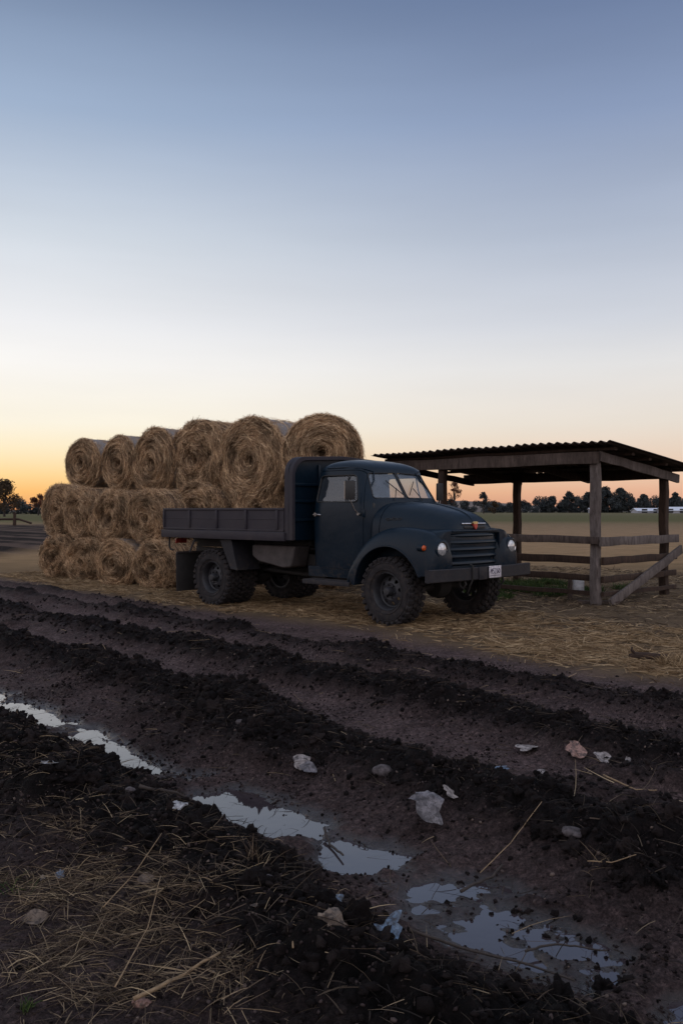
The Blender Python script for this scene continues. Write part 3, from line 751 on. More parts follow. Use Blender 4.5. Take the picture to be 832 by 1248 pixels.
# water in the wheel rut
n = NT('water'); v = n.coord('World'); n.b.inputs['IOR'].default_value = 1.85
M['water'] = n.set(Base_Color=(.040, .032, .036), Roughness=.03, Specular_IOR_Level=.5, Normal=n.bump(n.noise(v, 6, 3), .004, .12))
def water(name, s0, s1, t0, t1, z, label):
    ss = np.linspace(s0, s1, 60); tt = np.array([t0, (t0+t1)/2, t1]); A, B = np.meshgrid(ss, tt, indexing='ij'); x, y = st2xy(A, B)
    i = np.arange(A.size).reshape(A.shape); F = np.stack([i[:-1, :-1], i[1:, :-1], i[1:, 1:], i[:-1, 1:]], -1).reshape(-1, 4)[:, ::-1]
    o = link(name, np_mesh(name, np.stack([x, y, np.full_like(x, z)], -1).reshape(-1, 3), F), M['water']); tag(o, label, kind='structure'); return o
water('puddle_water', .4, 9.5, 2.36, 3.16, WATER_Z, 'muddy water standing in the wheel rut')
water('puddle_water', 5.0, 11, 4.0, 4.5, -.082, 'small shallow puddles in the second rut')

# clods scattered on the ridges
def ico(sub, seed, amp=.35, fine=0):
    bm = bmesh.new(); bmesh.ops.create_icosphere(bm, subdivisions=sub, radius=1)
    for v in bm.verts:
        d = mnoise.noise(v.co*1.6+Vector((seed*7.1, seed*3.3, 0)))*amp*1.6+mnoise.noise(v.co*4+Vector((seed, 0, seed*5)))*amp*.6
        if fine: d += fine*(mnoise.noise(v.co*9+Vector((seed, 3, 1)))+.6*mnoise.noise(v.co*19+Vector((seed, 8, 1))))
        v.co *= 1+d
    bm.normal_update()
    V = np.array([v.co[:] for v in bm.verts]); F = np.array([[v.index for v in f.verts] for f in bm.faces]); bm.free(); return V, F
def rand_rot(k):
    q = rng.normal(size=(k, 4)); q /= np.linalg.norm(q, axis=1)[:, None]; w, x, y, z = q.T
    return np.stack([1-2*(y*y+z*z), 2*(x*y-z*w), 2*(x*z+y*w), 2*(x*y+z*w), 1-2*(x*x+z*z), 2*(y*z-x*w), 2*(x*z-y*w), 2*(y*z+x*w), 1-2*(x*x+y*y)], -1).reshape(k, 3, 3)
def scatter(name, variants, pos, size, mat, squash=1):
    Vs = []; Fs = []; off = 0; which = rng.integers(0, len(variants), len(pos)); rn = []
    for i, (V, F) in enumerate(variants):
        sel = which == i; k = sel.sum()
        if not k: continue
        Rm = rand_rot(k)*size[sel][:, None, None]
        W = np.einsum('kij,nj->kni', Rm, V*np.array([1, .8, .62]))
        W[:, :, 2] *= squash
        W = W+pos[sel][:, None, :]
        Vs.append(W.reshape(-1, 3)); Fs.append((F[None]+(np.arange(k)*len(V))[:, None, None]+off).reshape(-1, 3)); off += k*len(V); rn.append(np.repeat(rng.random(k), len(V)))
    me = np_mesh(name, np.concatenate(Vs), np.concatenate(Fs)); vattr(me, 'rnd', np.concatenate(rn))
    return link(name, me, mat, None, True)
n = NT('clod'); v = n.coord('World'); r = n.attr('rnd')
cc = n.ramp(n.math('ADD', n.math('MULTIPLY', r, .6), n.math('MULTIPLY', n.noise(v, 30, 4), .5)), [(.2, (.0035, .0026, .003)), (.6, (.010, .0073, .0074)), (.95, (.024, .018, .0175))])
M['clod'] = n.set(Base_Color=cc, Roughness=.85, Specular_IOR_Level=.12, Normal=n.bump(n.noise(v, 130, 5, .75), .012, 1))
n = NT('crumb'); r = n.attr('rnd')
M['crumb'] = n.set(Base_Color=n.ramp(r, [(0, (.006, .0045, .005)), (.6, (.026, .019, .019)), (.93, (.060, .046, .044)), (1, (.13, .10, .085))]), Roughness=.9, Specular_IOR_Level=.1)
IC = [ico(2, i, .5) for i in range(8)]+[ico(1, i+20, .5) for i in range(5)]
K = 130000
s_ = rng.random(K)**1.25*15-.8; t_ = rng.random(K)*7.4-.1
m_ = ridge_mask(s_, t_)
keep = rng.random(K) < np.clip(m_*1.5-.16, .03, 1)*np.clip(1.15-s_/17, .3, 1)*.62
s_, t_, m_ = s_[keep], t_[keep], m_[keep]
sz = .005+.024*rng.random(len(s_))**3.2*(.35+.8*np.clip(m_, 0, 1))+.0007*s_
z_ = height(s_, t_)[0]; x_, y_ = st2xy(s_, t_)
print('clods', len(s_))
o = scatter('mud_clods', IC, np.stack([x_, y_, z_+sz*.15], -1), sz, M['clod']); tag(o, 'crumbled dark wet clods of soil along the ridges', 'soil clods', kind='stuff')
kk = 90000; s_ = rng.random(kk)**1.4*8+.3; t_ = rng.random(kk)*7; m_ = ridge_mask(s_, t_)
kp = rng.random(kk) < .25+.75*sstep(fbm(s_*2.5, t_*2.5, 93, 3), -.2, .35); s_, t_ = s_[kp], t_[kp]; z_ = height(s_, t_)[0]; kp = z_ > WATER_Z-.004; s_, t_, z_ = s_[kp], t_[kp], z_[kp]
x_, y_ = st2xy(s_, t_); sz = .0025+.0085*rng.random(len(s_))**2.5+.0004*s_
def ico0(seed):
    bm = bmesh.new(); bmesh.ops.create_icosphere(bm, subdivisions=1, radius=1); rs = random.Random(seed)
    for v in bm.verts: v.co *= rs.uniform(.65, 1.25)
    V = np.array([v.co[:] for v in bm.verts]); F = np.array([[v.index for v in f.verts] for f in bm.faces]); bm.free(); return V, F
o = scatter('soil_crumbs', [ico0(i) for i in range(8)], np.stack([x_, y_, z_+sz*.2], -1), sz, M['crumb']); tag(o, 'fine crumbs of soil strewn over the whole churned track', 'soil crumbs', kind='stuff')
k = 900; s_ = .8+rng.random(k)*7; t_ = 1.9+rng.random(k)*1.9; m_ = ridge_mask(s_, t_); kp = m_ > .45; s_, t_ = s_[kp], t_[kp]
sz = .018+.040*rng.random(len(s_))**1.5; x_, y_ = st2xy(s_, t_)
o = scatter('mud_lumps', [ico(4, i+50, .5, .16) for i in range(6)], np.stack([x_, y_, height(s_, t_)[0]-.006], -1), sz, M['clod']); tag(o, 'larger rough lumps of churned mud', 'soil clods', kind='stuff')

# ------------------------------------------------------------------ ribbons (straw, grass, roots)
def ribbons(P, d, L, w, droop, curl, segs=3, up=None):
    """P base points (k,3), d unit directions (k,3); returns V,F with k*(segs+1)*2 verts"""
    k = len(P); side = np.cross(d, rng.normal(size=(k, 3))); side /= np.linalg.norm(side, axis=1)[:, None]+1e-9
    bend = np.cross(d, side)*curl[:, None]
    V = np.zeros((k, segs+1, 2, 3))
    for i in range(segs+1):
        t = i/segs
        c = P+d*(L*t)[:, None]+bend*(L*t*t)[:, None]; c[:, 2] -= droop*L*t*t
        ww = (w*(1-.75*t**2)/2)[:, None]
        V[:, i, 0] = c-side*ww; V[:, i, 1] = c+side*ww
    b = (np.arange(k)*(segs+1)*2)[:, None]
    F = np.concatenate([np.stack([b+2*i, b+2*i+1, b+2*i+3, b+2*i+2], -1) for i in range(segs)], 1).reshape(-1, 4)
    return V.reshape(-1, 3), F
def ribbon_obj(name, parts, mat, parent=None):
    Vs = []; Fs = []; rn = []; dp = []; off = 0
    for V, F, r, d_, per in parts:
        Vs.append(V); Fs.append(F+off); off += len(V); rn.append(np.repeat(r, per)); dp.append(np.repeat(d_, per))
    me = np_mesh(name, np.concatenate(Vs), np.concatenate(Fs)); vattr(me, 'rnd', np.concatenate(rn)); vattr(me, 'dep', np.concatenate(dp))
    return link(name, me, mat, parent)
M['straw'] = straw_mat('straw', [(0, (.13, .080, .042)), (.4, (.26, .175, .095)), (.8, (.42, .30, .17)), (1, (.56, .42, .25))])
M['balestraw'] = straw_mat('bale_straw', [(0, (.15, .085, .050)), (.35, (.33, .21, .12)), (.7, (.70, .48, .28)), (1, (.95, .72, .46))])
M['drygrass'] = straw_mat('dry_grass', [(0, (.040, .028, .022)), (.5, (.12, .086, .058)), (.85, (.30, .225, .145)), (1, (.50, .39, .24))])
M['root'] = straw_mat('root_fibres', [(0, (.010, .008, .007)), (.6, (.03, .022, .018)), (1, (.11, .085, .06))])
M['green'] = straw_mat('green_grass', [(0, (.018, .040, .010)), (.6, (.045, .085, .02)), (1, (.09, .12, .035))])

# ------------------------------------------------------------------ round bales; face towards -Y, axis +Y, centre of the face at the origin
n = NT('bale_core'); v = n.coord('Object')
M['core'] = n.set(Base_Color=n.ramp(n.noise(v, 16, 6, .7), [(.3, (.03, .017, .010)), (.7, (.17, .105, .060))]), Roughness=.95, Normal=n.bump(n.noise(v, 40, 4), .02, 1))
n = NT('net_wrap'); v = n.coord('Object');
wc = n.ramp(n.noise(n.coord('Object', (5, 40, 5)), 1.5, 5, .7), [(.3, (.09, .085, .09)), (.5, (.17, .15, .14)), (.75, (.30, .27, .27))])
wc = n.mix(n.ramp(n.noise(v, 3, 4), [(.42, 0), (.62, .8)]), wc, (.20, .135, .075))
M['wrap'] = n.set(Base_Color=wc, Roughness=.6, Normal=n.bump(n.noise(n.coord('Object', (4, 70, 4)), 2, 4), .012, .7))
def bale_parts(seed, mess, wrapped, nf=9500):
    """unit radius bale of length 1.25/0.55; returns meshes (hay, wrap)"""
    L = 1.9
    NR, NA = 26, 84
    seedv = Vector((seed*5.3, seed*2.1, 7))
    def disp(x, y, z, f, a): return mnoise.fractal(Vector((x, y, z))*f+seedv, 1, 2.1, 4)*a
    def shape(r, ang):
        """flattened a little at the base"""
        rr = 1+mess*.10*mnoise.noise(Vector((math.cos(ang)*1.2, math.sin(ang)*1.2, seed*3.7)))+.015*mnoise.noise(Vector((math.cos(ang)*5, math.sin(ang)*5, seed)))
        x = r*rr*math.cos(ang); z = r*rr*math.sin(ang)
        if z < -.86: z = -.86-(abs(z)-.86)*.35
        return x, z
    def face(r, ang):
        x, z = shape(r, ang)
        y = -.10*(1-r**2)-.03*math.sin(r*34+ang)*(r > .2)+disp(x, 0, z, 2.4, .13*mess+.04)
        hx = mnoise.noise(Vector((seed, 1, 2)))*.2; hz = mnoise.noise(Vector((2, seed, 9)))*.2
        y += .42*math.exp(-(((x-hx)**2+(z-hz)**2)/.016))
        if mess > 1:
            hx2 = .45*math.cos(seed*2.3); hz2 = .45*math.sin(seed*2.3)
            y += .30*math.exp(-(((x-hx2)**2+(z-hz2)**2)/.03))
        y += .16*max(0, (r-.86)/.14)**2
        return Vector((x, y, z))
    V = []; F = []
    rs = list(np.linspace(.0, 1, NR)); rs[0] = .01
    rings = []
    for r in rs: rings.append([face(r, 2*math.pi*k/NA) for k in range(NA)])
    for yv in np.linspace(.2, L-.12, 9):
        ring = []
        for k in range(NA):
            a = 2*math.pi*k/NA; x, z = shape(1.0, a); q = 1+disp(x, yv, z, 2.2, .035*(.4+mess)); ring.append(Vector((x*q, yv, z*q)))
        rings.append(ring)
    for r, yv in ((.93, L-.03), (.7, L+.02), (.3, L+.03), (.01, L+.03)):
        rings.append([Vector((shape(r, 2*math.pi*k/NA)[0], yv+disp(k*.2, r, 0, 1, .03), shape(r, 2*math.pi*k/NA)[1])) for k in range(NA)])
    V = np.array([[p[:] for p in ring] for ring in rings]).reshape(-1, 3); m = len(rings)
    I = np.arange(m*NA).reshape(m, NA); Fq = np.stack([I[:-1], np.roll(I[:-1], -1, 1), np.roll(I[1:], -1, 1), I[1:]], -1).reshape(-1, 4)
    nC = len(V)
    # strands
    Ps = []; Ds = []; Ls = []; dep = []
    for i in range(nf):
        r = math.sqrt(random.random())*.99+.005; a = random.random()*2*math.pi; p = face(r, a)
        tng = Vector((-math.sin(a), 0, math.cos(a))); rad = Vector((math.cos(a), 0, math.sin(a)))
        j = random.gauss(0, .28+.45*mess*max(0, mnoise.noise(Vector((p.x*2, p.z*2, seed*1.3)))+.25))
        d = tng*math.cos(j)+rad*math.sin(j); d = d*(1 if random.random() < .5 else -1)
        lift = abs(random.gauss(0, .10)); d = (d+Vector((0, -lift, 0))).normalized()
        ll = random.uniform(.12, .42)*(.45+.6*r)
        p = p-d*ll*.5+Vector((0, -random.random()**2*.05, 0))
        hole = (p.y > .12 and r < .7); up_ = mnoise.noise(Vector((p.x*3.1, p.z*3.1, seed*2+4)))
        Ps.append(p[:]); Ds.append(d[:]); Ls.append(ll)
        dep.append((.25 if hole else 1)*min(1, max(.05, .74+1.25*up_))*(.80+.2*min(1, r*1.6)))  # depth shade put into strand colour: darker in hollows and noise patches
    nr = int(nf*.18)
    for i in range(nr):   # frayed rim
        a = random.random()*2*math.pi; x, z = shape(1.0, a); p = Vector((x, random.uniform(-.02, .35 if not wrapped else .14), z))
        tng = Vector((-math.sin(a), 0, math.cos(a))); rad = Vector((math.cos(a), 0, math.sin(a)))
        d = (tng*random.choice((-1, 1))+rad*random.uniform(.05, .8)+Vector((0, random.uniform(-.5, .4), 0))).normalized()
        Ps.append(p[:]); Ds.append(d[:]); Ls.append(random.uniform(.05, .20)); dep.append(.9)
    if not wrapped or True:
        for i in range(int(nf*.35)):
            a = random.random()*2*math.pi; x, z = shape(1.012, a); p = Vector((x, random.uniform(.1, L), z))
            if wrapped and random.random() < .8: continue
            tng = Vector((-math.sin(a), 0, math.cos(a))); rad = Vector((math.cos(a), 0, math.sin(a)))
            d = (tng*random.choice((-1, 1))+rad*random.uniform(-.05, .22)+Vector((0, random.uniform(-.3, .3), 0))).normalized()
            Ps.append(p[:]); Ds.append(d[:]); Ls.append(random.uniform(.1, .35)); dep.append(.85)
    k = len(Ps); Lr = np.array(Ls)
    RV, RF = ribbons(np.array(Ps), np.array(Ds), Lr, np.full(k, .0088)*rng.uniform(.6, 1.3, k), np.full(k, .06)*(Lr > .15), rng.normal(0, .055, k))
    # core + ribbons in one mesh, two materials
    me = np_mesh('hay', np.concatenate([V, RV]), np.concatenate([Fq, RF+nC]))
    vattr(me, 'rnd', np.concatenate([np.full(nC, .3), np.repeat(rng.random(k), 8)]))
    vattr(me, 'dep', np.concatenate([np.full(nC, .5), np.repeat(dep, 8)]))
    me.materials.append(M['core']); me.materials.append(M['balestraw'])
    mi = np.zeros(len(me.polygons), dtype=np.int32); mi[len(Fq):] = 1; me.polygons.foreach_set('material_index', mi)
    wr = None
    if wrapped:
        rr = []
        for yv in np.linspace(.10, L-.06, 12):
            ring = []
            for q in range(NA):
                a = 2*math.pi*q/NA; x, z = shape(1.0, a); e = 1.014+disp(x, yv, z, 2.2, .035*(.4+mess))+.006*mnoise.noise(Vector((a*9, yv*2, seed)))
                jit = 0 if .2 < yv < L-.1 else .03*mnoise.noise(Vector((math.cos(a)*7, math.sin(a)*7, seed)))
                ring.append((x*e, yv+jit, z*e))
            rr.append(ring)
        W = np.array(rr).reshape(-1, 3); I = np.arange(len(W)).reshape(12, NA); WF = np.stack([I[:-1], np.roll(I[:-1], -1, 1), np.roll(I[1:], -1, 1), I[1:]], -1).reshape(-1, 4)
        wr = np_mesh('net_wrap', W, WF); wr.polygons.foreach_set('use_smooth', np.ones(len(WF), dtype=bool)); wr.materials.append(M['wrap'])
    return me, wr
VAR = {('n', i): bale_parts(3+i*1.7, .25, True) for i in range(2)}
VAR.update({('m', i): bale_parts(11+i*2.3, 1.25, False, 11500) for i in range(3)})
VAR[('b', 0)] = bale_parts(31, .55, True, 16000)
VAR[('f', 0)] = bale_parts(37, .15, True, 15000)
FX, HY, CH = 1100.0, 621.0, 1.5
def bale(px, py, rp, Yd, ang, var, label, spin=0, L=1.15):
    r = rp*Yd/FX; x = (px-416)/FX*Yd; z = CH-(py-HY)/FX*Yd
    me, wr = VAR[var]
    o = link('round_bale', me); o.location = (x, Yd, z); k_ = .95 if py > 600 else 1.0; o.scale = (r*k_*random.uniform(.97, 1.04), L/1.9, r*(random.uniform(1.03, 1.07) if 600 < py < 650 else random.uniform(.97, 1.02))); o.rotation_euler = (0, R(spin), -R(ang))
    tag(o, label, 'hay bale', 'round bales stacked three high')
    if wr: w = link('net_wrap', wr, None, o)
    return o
B = [
 (100, 566, 31.5, 20.6, 37, ('n', 0), 'top row bale at the far left end, neat round face and pale net wrap', 0),
 (144, 565, 34.5, 19.9, 42, ('n', 1), 'second top row bale from the left, narrow face beside the grey wrapped end bale', 40),
 (186, 564, 41.5, 19.1, 42, ('n', 0), 'third top row bale from the left, taller than the two left of it', 120),
 (238, 561, 44.5, 18.4, 38, ('m', 0), 'fourth top row bale from the left, ragged and unwrapped above the bed', 0),
 (304, 562, 55.0, 17.6, 38, ('b', 0), 'largest bale, in the top row with bright net wrap on its right', 0),
 (392, 552, 46, 16.4, 3, ('f', 0), 'rightmost top row bale, its round face turned to the camera above the cab roof', 0),
 (71, 623, 31.0, 20.1, 34, ('m', 1), 'middle row bale at the far left end, dark and ragged', 0),
 (98, 627, 32.0, 19.5, 34, ('m', 2), 'middle row bale under the first top bale, second from the left', 150),
 (136, 632, 34.5, 18.4, 32, ('m', 0), 'middle row bale with a wide spiral face, third from the left', 200),
 (180, 632, 35.5, 17.7, 36, ('m', 1), 'middle row bale just left of the truck bed, with two dark hollows', 100),
 (236, 624, 36, 17.9, 32, ('m', 2), 'middle row bale showing above the rear half of the truck side board', 60),
 (318, 622, 37, 17.5, 25, ('m', 0), 'middle row bale showing above the front half of the truck side board', 300),
 (395, 628, 42, 16.9, 12, ('m', 2), 'middle row bale hidden mostly behind the cab and headboard', 0),
 (67, 681, 28.0, 19.8, 34, ('m', 2), 'bottom row bale at the far left corner of the stack', 0),
 (101, 684, 29.0, 19.0, 30, ('m', 1), 'bottom row bale second from the left, narrow and leaning on its neighbour', 250),
 (141, 688, 31.5, 17.8, 26, ('n', 1), 'bottom row bale with a clean spiral face, third from left', 200),
 (187, 690, 31.5, 17.0, 26, ('m', 0), 'bottom row bale beside the truck mud flap', 140),
 (243, 683, 31, 17.9, 26, ('m', 1), 'bottom row bale behind the rear wheel of the truck', 80),
 (310, 684, 32, 17.4, 22, ('n', 0), 'bottom row bale seen under the truck bed between the wheels', 30),
 (390, 687, 34, 16.9, 12, ('m', 2), 'bottom row bale behind the cab and running board', 10)]
for b in B:
    o = bale(*b)
# ------------------------------------------------------------------ straw on the ground
def ground_ribbons(name, K, s0, s1, t0, t1, L, w, lift, mat, label, cat, dens=None, clump=None):
    s = rng.uniform(s0, s1, K); t = rng.uniform(t0, t1, K)
    if dens is not None:
        k_ = rng.random(K) < dens(s, t); s, t = s[k_], t[k_]
    x, y = st2xy(s, t); z = height(s, t)[0]; k = len(s)
    a = rng.uniform(0, 2*math.pi, k); el = np.abs(rng.normal(0, lift, k)); d = np.stack([np.cos(a)*np.cos(el), np.sin(a)*np.cos(el), np.sin(el)], -1)
    LL = rng.uniform(L[0], L[1], k)
    P_ = np.stack([x, y, z+rng.random(k)*.02], -1)
    V, F = ribbons(P_, d, LL, np.full(k, w)*rng.uniform(.6, 1.3, k), np.sin(el)*.6, rng.normal(0, .16, k))
    o = ribbon_obj(name, [(V, F, rng.random(k), np.full(k, 1.0)*rng.uniform(.55, 1, k), 8)], mat)
    print(name, k); tag(o, label, cat, kind='stuff'); return o
def straw_d(s, t):
    e = 7.55+.45*fbm(s*.55, t*0, 21, 3)+.25*fbm(s*2.5, t*2.5, 25, 2)
    x, y = st2xy(s, t)
    return sstep(t, e-.15, e+.35)*(.10+.90*sstep(fbm(s*1.9, t*3.0, 27, 5), -.08, .22))*(1-.75*sstep(t, 9.2, 10.2)*sstep(-s, -6.5, -3.5))
ground_ribbons('loose_straw', 125000, 2.5, 21, 7.0, 10.6, (.08, .26), .0085, .14, M['straw'], 'loose flattened straw spread around the truck and stack', 'straw', straw_d)
ground_ribbons('straw_litter', 42000, -1, 20, 9.8, 20, (.08, .25), .010, .25, M['drygrass'], 'dry stubble and straw behind the truck and shelter', 'stubble', lambda s, t: .35+.6*sstep(fbm(s*.7, t*.7, 29, 3), -.3, .4))
ground_ribbons('edge_tufts', 16000, 2.2, 20, 7.05, 8.3, (.06, .17), .006, .8, M['straw'], 'short upright straw stubble along the edge of the mud', 'stubble', lambda s, t: bumpf(t, 7.62+.45*fbm(s*.55, t*0, 21, 3), .22)*sstep(fbm(s*2.2, t*2.2, 77, 3), -.15, .4))
# roots and straws in the mud
ground_ribbons('root_fibres', 26000, .6, 9, .0, 6.4, (.03, .16), .0034, .45, M['root'], 'fine dark roots and stalks tangled in the mud ridges', 'roots', lambda s, t: np.clip(ridge_mask(s, t), .12, 1)*np.clip(1.2-s/9, .2, 1))
ground_ribbons('straw_bits', 700, 1, 12, 2.4, 7.2, (.06, .28), .0042, .18, M['drygrass'], 'single pale straws lying on the mud', 'straw', None)
# foreground patch of dead grass, lower left
def patch_d(s, t):
    x, y = st2xy(s, t); c = 0
    for (cx, cy, w, a) in ((-1.02, 3.55, .33, 1), (-.72, 3.25, .32, 1), (-.55, 2.95, .26, .8), (-.95, 3.05, .3, .5), (-.42, 2.72, .22, .55), (-1.35, 3.9, .25, .7), (-.2, 2.7, .15, .25), (-1.6, 4.9, .25, .3), (-.75, 2.75, .3, .35)):
        c = c+a*np.exp(-(((x-cx)/w)**2+((y-cy)/w)**2))
    return np.clip(c, 0, 1)*(.08+.92*sstep(fbm(x*6, y*6, 88, 3), -.1, .25))
ground_ribbons('dead_grass', 70000, .5, 5.5, .3, 2.6, (.03, .17), .0026, .38, M['drygrass'], 'matted dead grass in the lower left corner', 'dead grass', patch_d)
ground_ribbons('long_grass', 2600, .5, 5.5, .3, 2.6, (.15, .38), .0030, .22, M['drygrass'], 'long bleached grass stems over the dead grass', 'dead grass', patch_d)
ground_ribbons('thin_grass', 1500, .8, 6.0, .3, 2.3, (.03, .15), .0022, .35, M['drygrass'], 'thin scattered stalks on the foreground soil', 'dead grass', None)
# weeds
def tuft(name, pts, K, h, w, spread, mat, label, cat, mat2=None):
    pr = []
    for (x, y, rad) in pts:
        k = K; a = rng.uniform(0, 2*math.pi, k); q = np.sqrt(rng.random(k))*rad; X_ = x+q*np.cos(a); Y_ = y+q*np.sin(a); z = gz(X_, Y_)
        e = np.clip(rng.normal(spread, .25, k), .1, 1.5); b = rng.uniform(0, 2*math.pi, k); d = np.stack([np.cos(b)*np.cos(e), np.sin(b)*np.cos(e), np.sin(e)], -1)
        V, F = ribbons(np.stack([X_, Y_, z-.005], -1), d, rng.uniform(h*.4, h, k), np.full(k, w), .35*np.ones(k), rng.normal(0, .2, k)); pr.append((V, F, rng.random(k), rng.uniform(.6, 1, k), 8))
    o = ribbon_obj(name, pr, mat); tag(o, label, cat); return o
def at(px, py, z=0):
    Yd = FX*(CH-z)/(py-HY); return (px-416)/FX*Yd, Yd
x, y = at(311, 1096, -.02); tuft('grass_tuft', [(x, y, .03)], 26, .17, .0045, 1.15, M['drygrass'], 'small upright tuft of golden dry grass left of the water', 'grass tuft')
x, y = at(296, 1225, -.04); tuft('grass_tuft', [(x, y, .05)], 22, .24, .004, .9, M['drygrass'], 'sparse long dry stalks at the bottom edge of the mud', 'grass tuft')
x, y = at(8, 1092, -.04); tuft('green_grass', [(x, y, .12)], 60, .10, .004, 1.0, M['green'], 'short green grass at the left edge of the foreground', 'grass tuft')
x, y = at(31, 1240, -.04); tuft('green_grass', [(x, y, .02)], 30, .07, .004, 1.2, M['green'], 'tiny bright green sprig in the bottom left corner', 'grass tuft')
x, y = at(730, 1075, .0); tuft('grass_tuft', [(x, y, .06)], 26, .16, .003, .5, M['drygrass'], 'spiky pale dry tuft in the mud at the right', 'grass tuft')
x, y = at(822, 812, 0); tuft('grass_tuft', [(x, y, .16)], 260, .28, .008, .9, M['straw'], 'yellow dry grass clump at the right edge beside the short log', 'grass tuft')
x, y = at(20, 915, .0); tuft('grass_tuft', [(x, y, .06)], 20, .14, .0035, .9, M['drygrass'], 'small dry tuft on the dark ridge at the left edge', 'grass tuft')
wd = []
for i in range(34):
    q = random.random(); a = random.random(); wd.append((2.3+3.3*q-.9*a+random.gauss(0, .15), 14.9+1.3*q+2.6*a+random.gauss(0, .2), .22))
o = tuft('green_weeds', wd, 170, .26, .012, 1.0, M['green'], 'low green weeds growing under and around the shelter rails', 'weeds'); o['kind'] = 'stuff'
# ------------------------------------------------------------------ shelter
def wood(name, c1, c2, scale=1.0):
    n = NT(name); v = n.coord('Object', (1.5, 1.5, 1.5)); 
    g = n.n.new('ShaderNodeTexCoord'); 
    a = n.noise(n.coord('World', (9, 9, 2.0)), 2.2*scale, 6, .7, .6); b = n.noise(v, 1.4, 4)
    col = n.ramp(a, [(.3, c2), (.55, c1), (.78, [min(1, x*1.5) for x in c1])]); col = n.mix(n.math('MULTIPLY', n.ramp(b, [(.4, 0), (.7, 1)]), .5), col, [x*.5 for x in c2])
    return n.set(Base_Color=col, Roughness=.85, Specular_IOR_Level=.25, Normal=n.bump(n.noise(n.coord('World', (50, 50, 5)), 1.5, 5, .7), .006, .9))
M['woodgrey'] = wood('weathered_wood', (.125, .105, .098), (.045, .034, .030))
M['wooddark'] = wood('dark_wood', (.045, .027, .019), (.016, .010, .008))
M['woodrail'] = wood('rail_wood', (.085, .064, .055), (.030, .021, .018))
M['roofsheet'] = simple('rusty_roof_sheet', (.060, .040, .034), (.022, .016, .015), .7, 3, .003, .3)
S0 = Vector((3.99, 14.2, 0)); SA = Vector((-.7071, .7071, 0)); SB = Vector((.7071, .7071, 0))   # SA along the high eave, SB down the slope
sh_ = empty('open_shelter', S0, 0)
tag(sh_, 'open lean-to shelter with corrugated sheet roof on rough timber posts beside the truck', 'shelter')
def SP(a, b, z): return SA*a+SB*b+Vector((0, 0, z))
LA, LB = 3.05, 2.36
zh, zl = 2.30, 2.12
def slope(b): return 2.42-.105*b
def post(a, b, top, w, mat, lab=None, lean=(0, 0)):
    secs = []
    for i in range(9):
        t = i/8; z = -.25+(top+.25)*t; c = SP(a, b, z)+Vector((lean[0]*t+.008*math.sin(i*2.1+a), lean[1]*t+.008*math.cos(i*1.7+b), 0)); ww = w*(1+.05*math.sin(i*1.3+a*3))
        secs.append([c+SA*ww*x_+SB*ww*y_ for x_, y_ in ((-.5, -.42), (-.42, -.5), (.42, -.5), (.5, -.42), (.5, .42), (.42, .5), (-.42, .5), (-.5, .42))])
    o = MB().loft(secs).build('post', mat, sh_)
    if lab: o['label'] = lab
post(0, 0, 2.30, .135, M['woodgrey'], 'pale weathered post at the near corner')
post(0, LB, 2.10, .13, M['wooddark']); post(LA, 0, 2.28, .13, M['wooddark']); post(LA, LB, 2.08, .13, M['wooddark'])
def beam(p, q, w, h, mat, name='beam', up=(0, 0, 1), lab=None):
    p = Vector(p); q = Vector(q); N = 9; x = (q-p).normalized(); y = Vector(up).cross(x).normalized(); z = x.cross(y); secs = []
    for i in range(N):
        t = i/(N-1); c = p.lerp(q, t)+y*.006*math.sin(i*1.9+p.x)+z*.006*math.cos(i*2.3+q.y); k = 1+.04*math.sin(i*1.3+q.x)
        secs.append([c+y*w*a*k+z*h*b*k for a, b in ((-.5, -.44), (-.42, -.5), (.42, -.5), (.5, -.44), (.5, .44), (.42, .5), (-.42, .5), (-.5, .44))])
    o = MB().loft(secs).build(name, mat, sh_)
    if lab: o['label'] = lab
    return o
# beams: high eave, low eave, sloping end beams, rafters and purlins
beam(SP(-.10, -.095, 2.315), SP(LA+1.38, -.095, 2.315), .06, .19, M['woodrail'], 'eave_beam')
beam(SP(-.10, LB+.09, 2.13), SP(LA+1.38, LB+.09, 2.13), .06, .19, M['wooddark'], 'eave_beam')
beam(SP(-.10, -.05, 2.335), SP(-.10, LB+.35, 2.045), .055, .15, M['woodgrey'], 'end_beam', lab='weathered sloping end beam with a sawn end')
for a in (LA*.5, LA, LA+1.2): beam(SP(a+.1, -.05, 2.34), SP(a+.1, LB+.3, 2.06), .05, .12, M['wooddark'], 'rafter')
for b in (.05, .62, 1.2, 1.8, LB+.2): beam(SP(-.32, b, slope(b)+.035), SP(LA+1.42, b, slope(b)+.035), .09, .045, M['wooddark'], 'purlin')
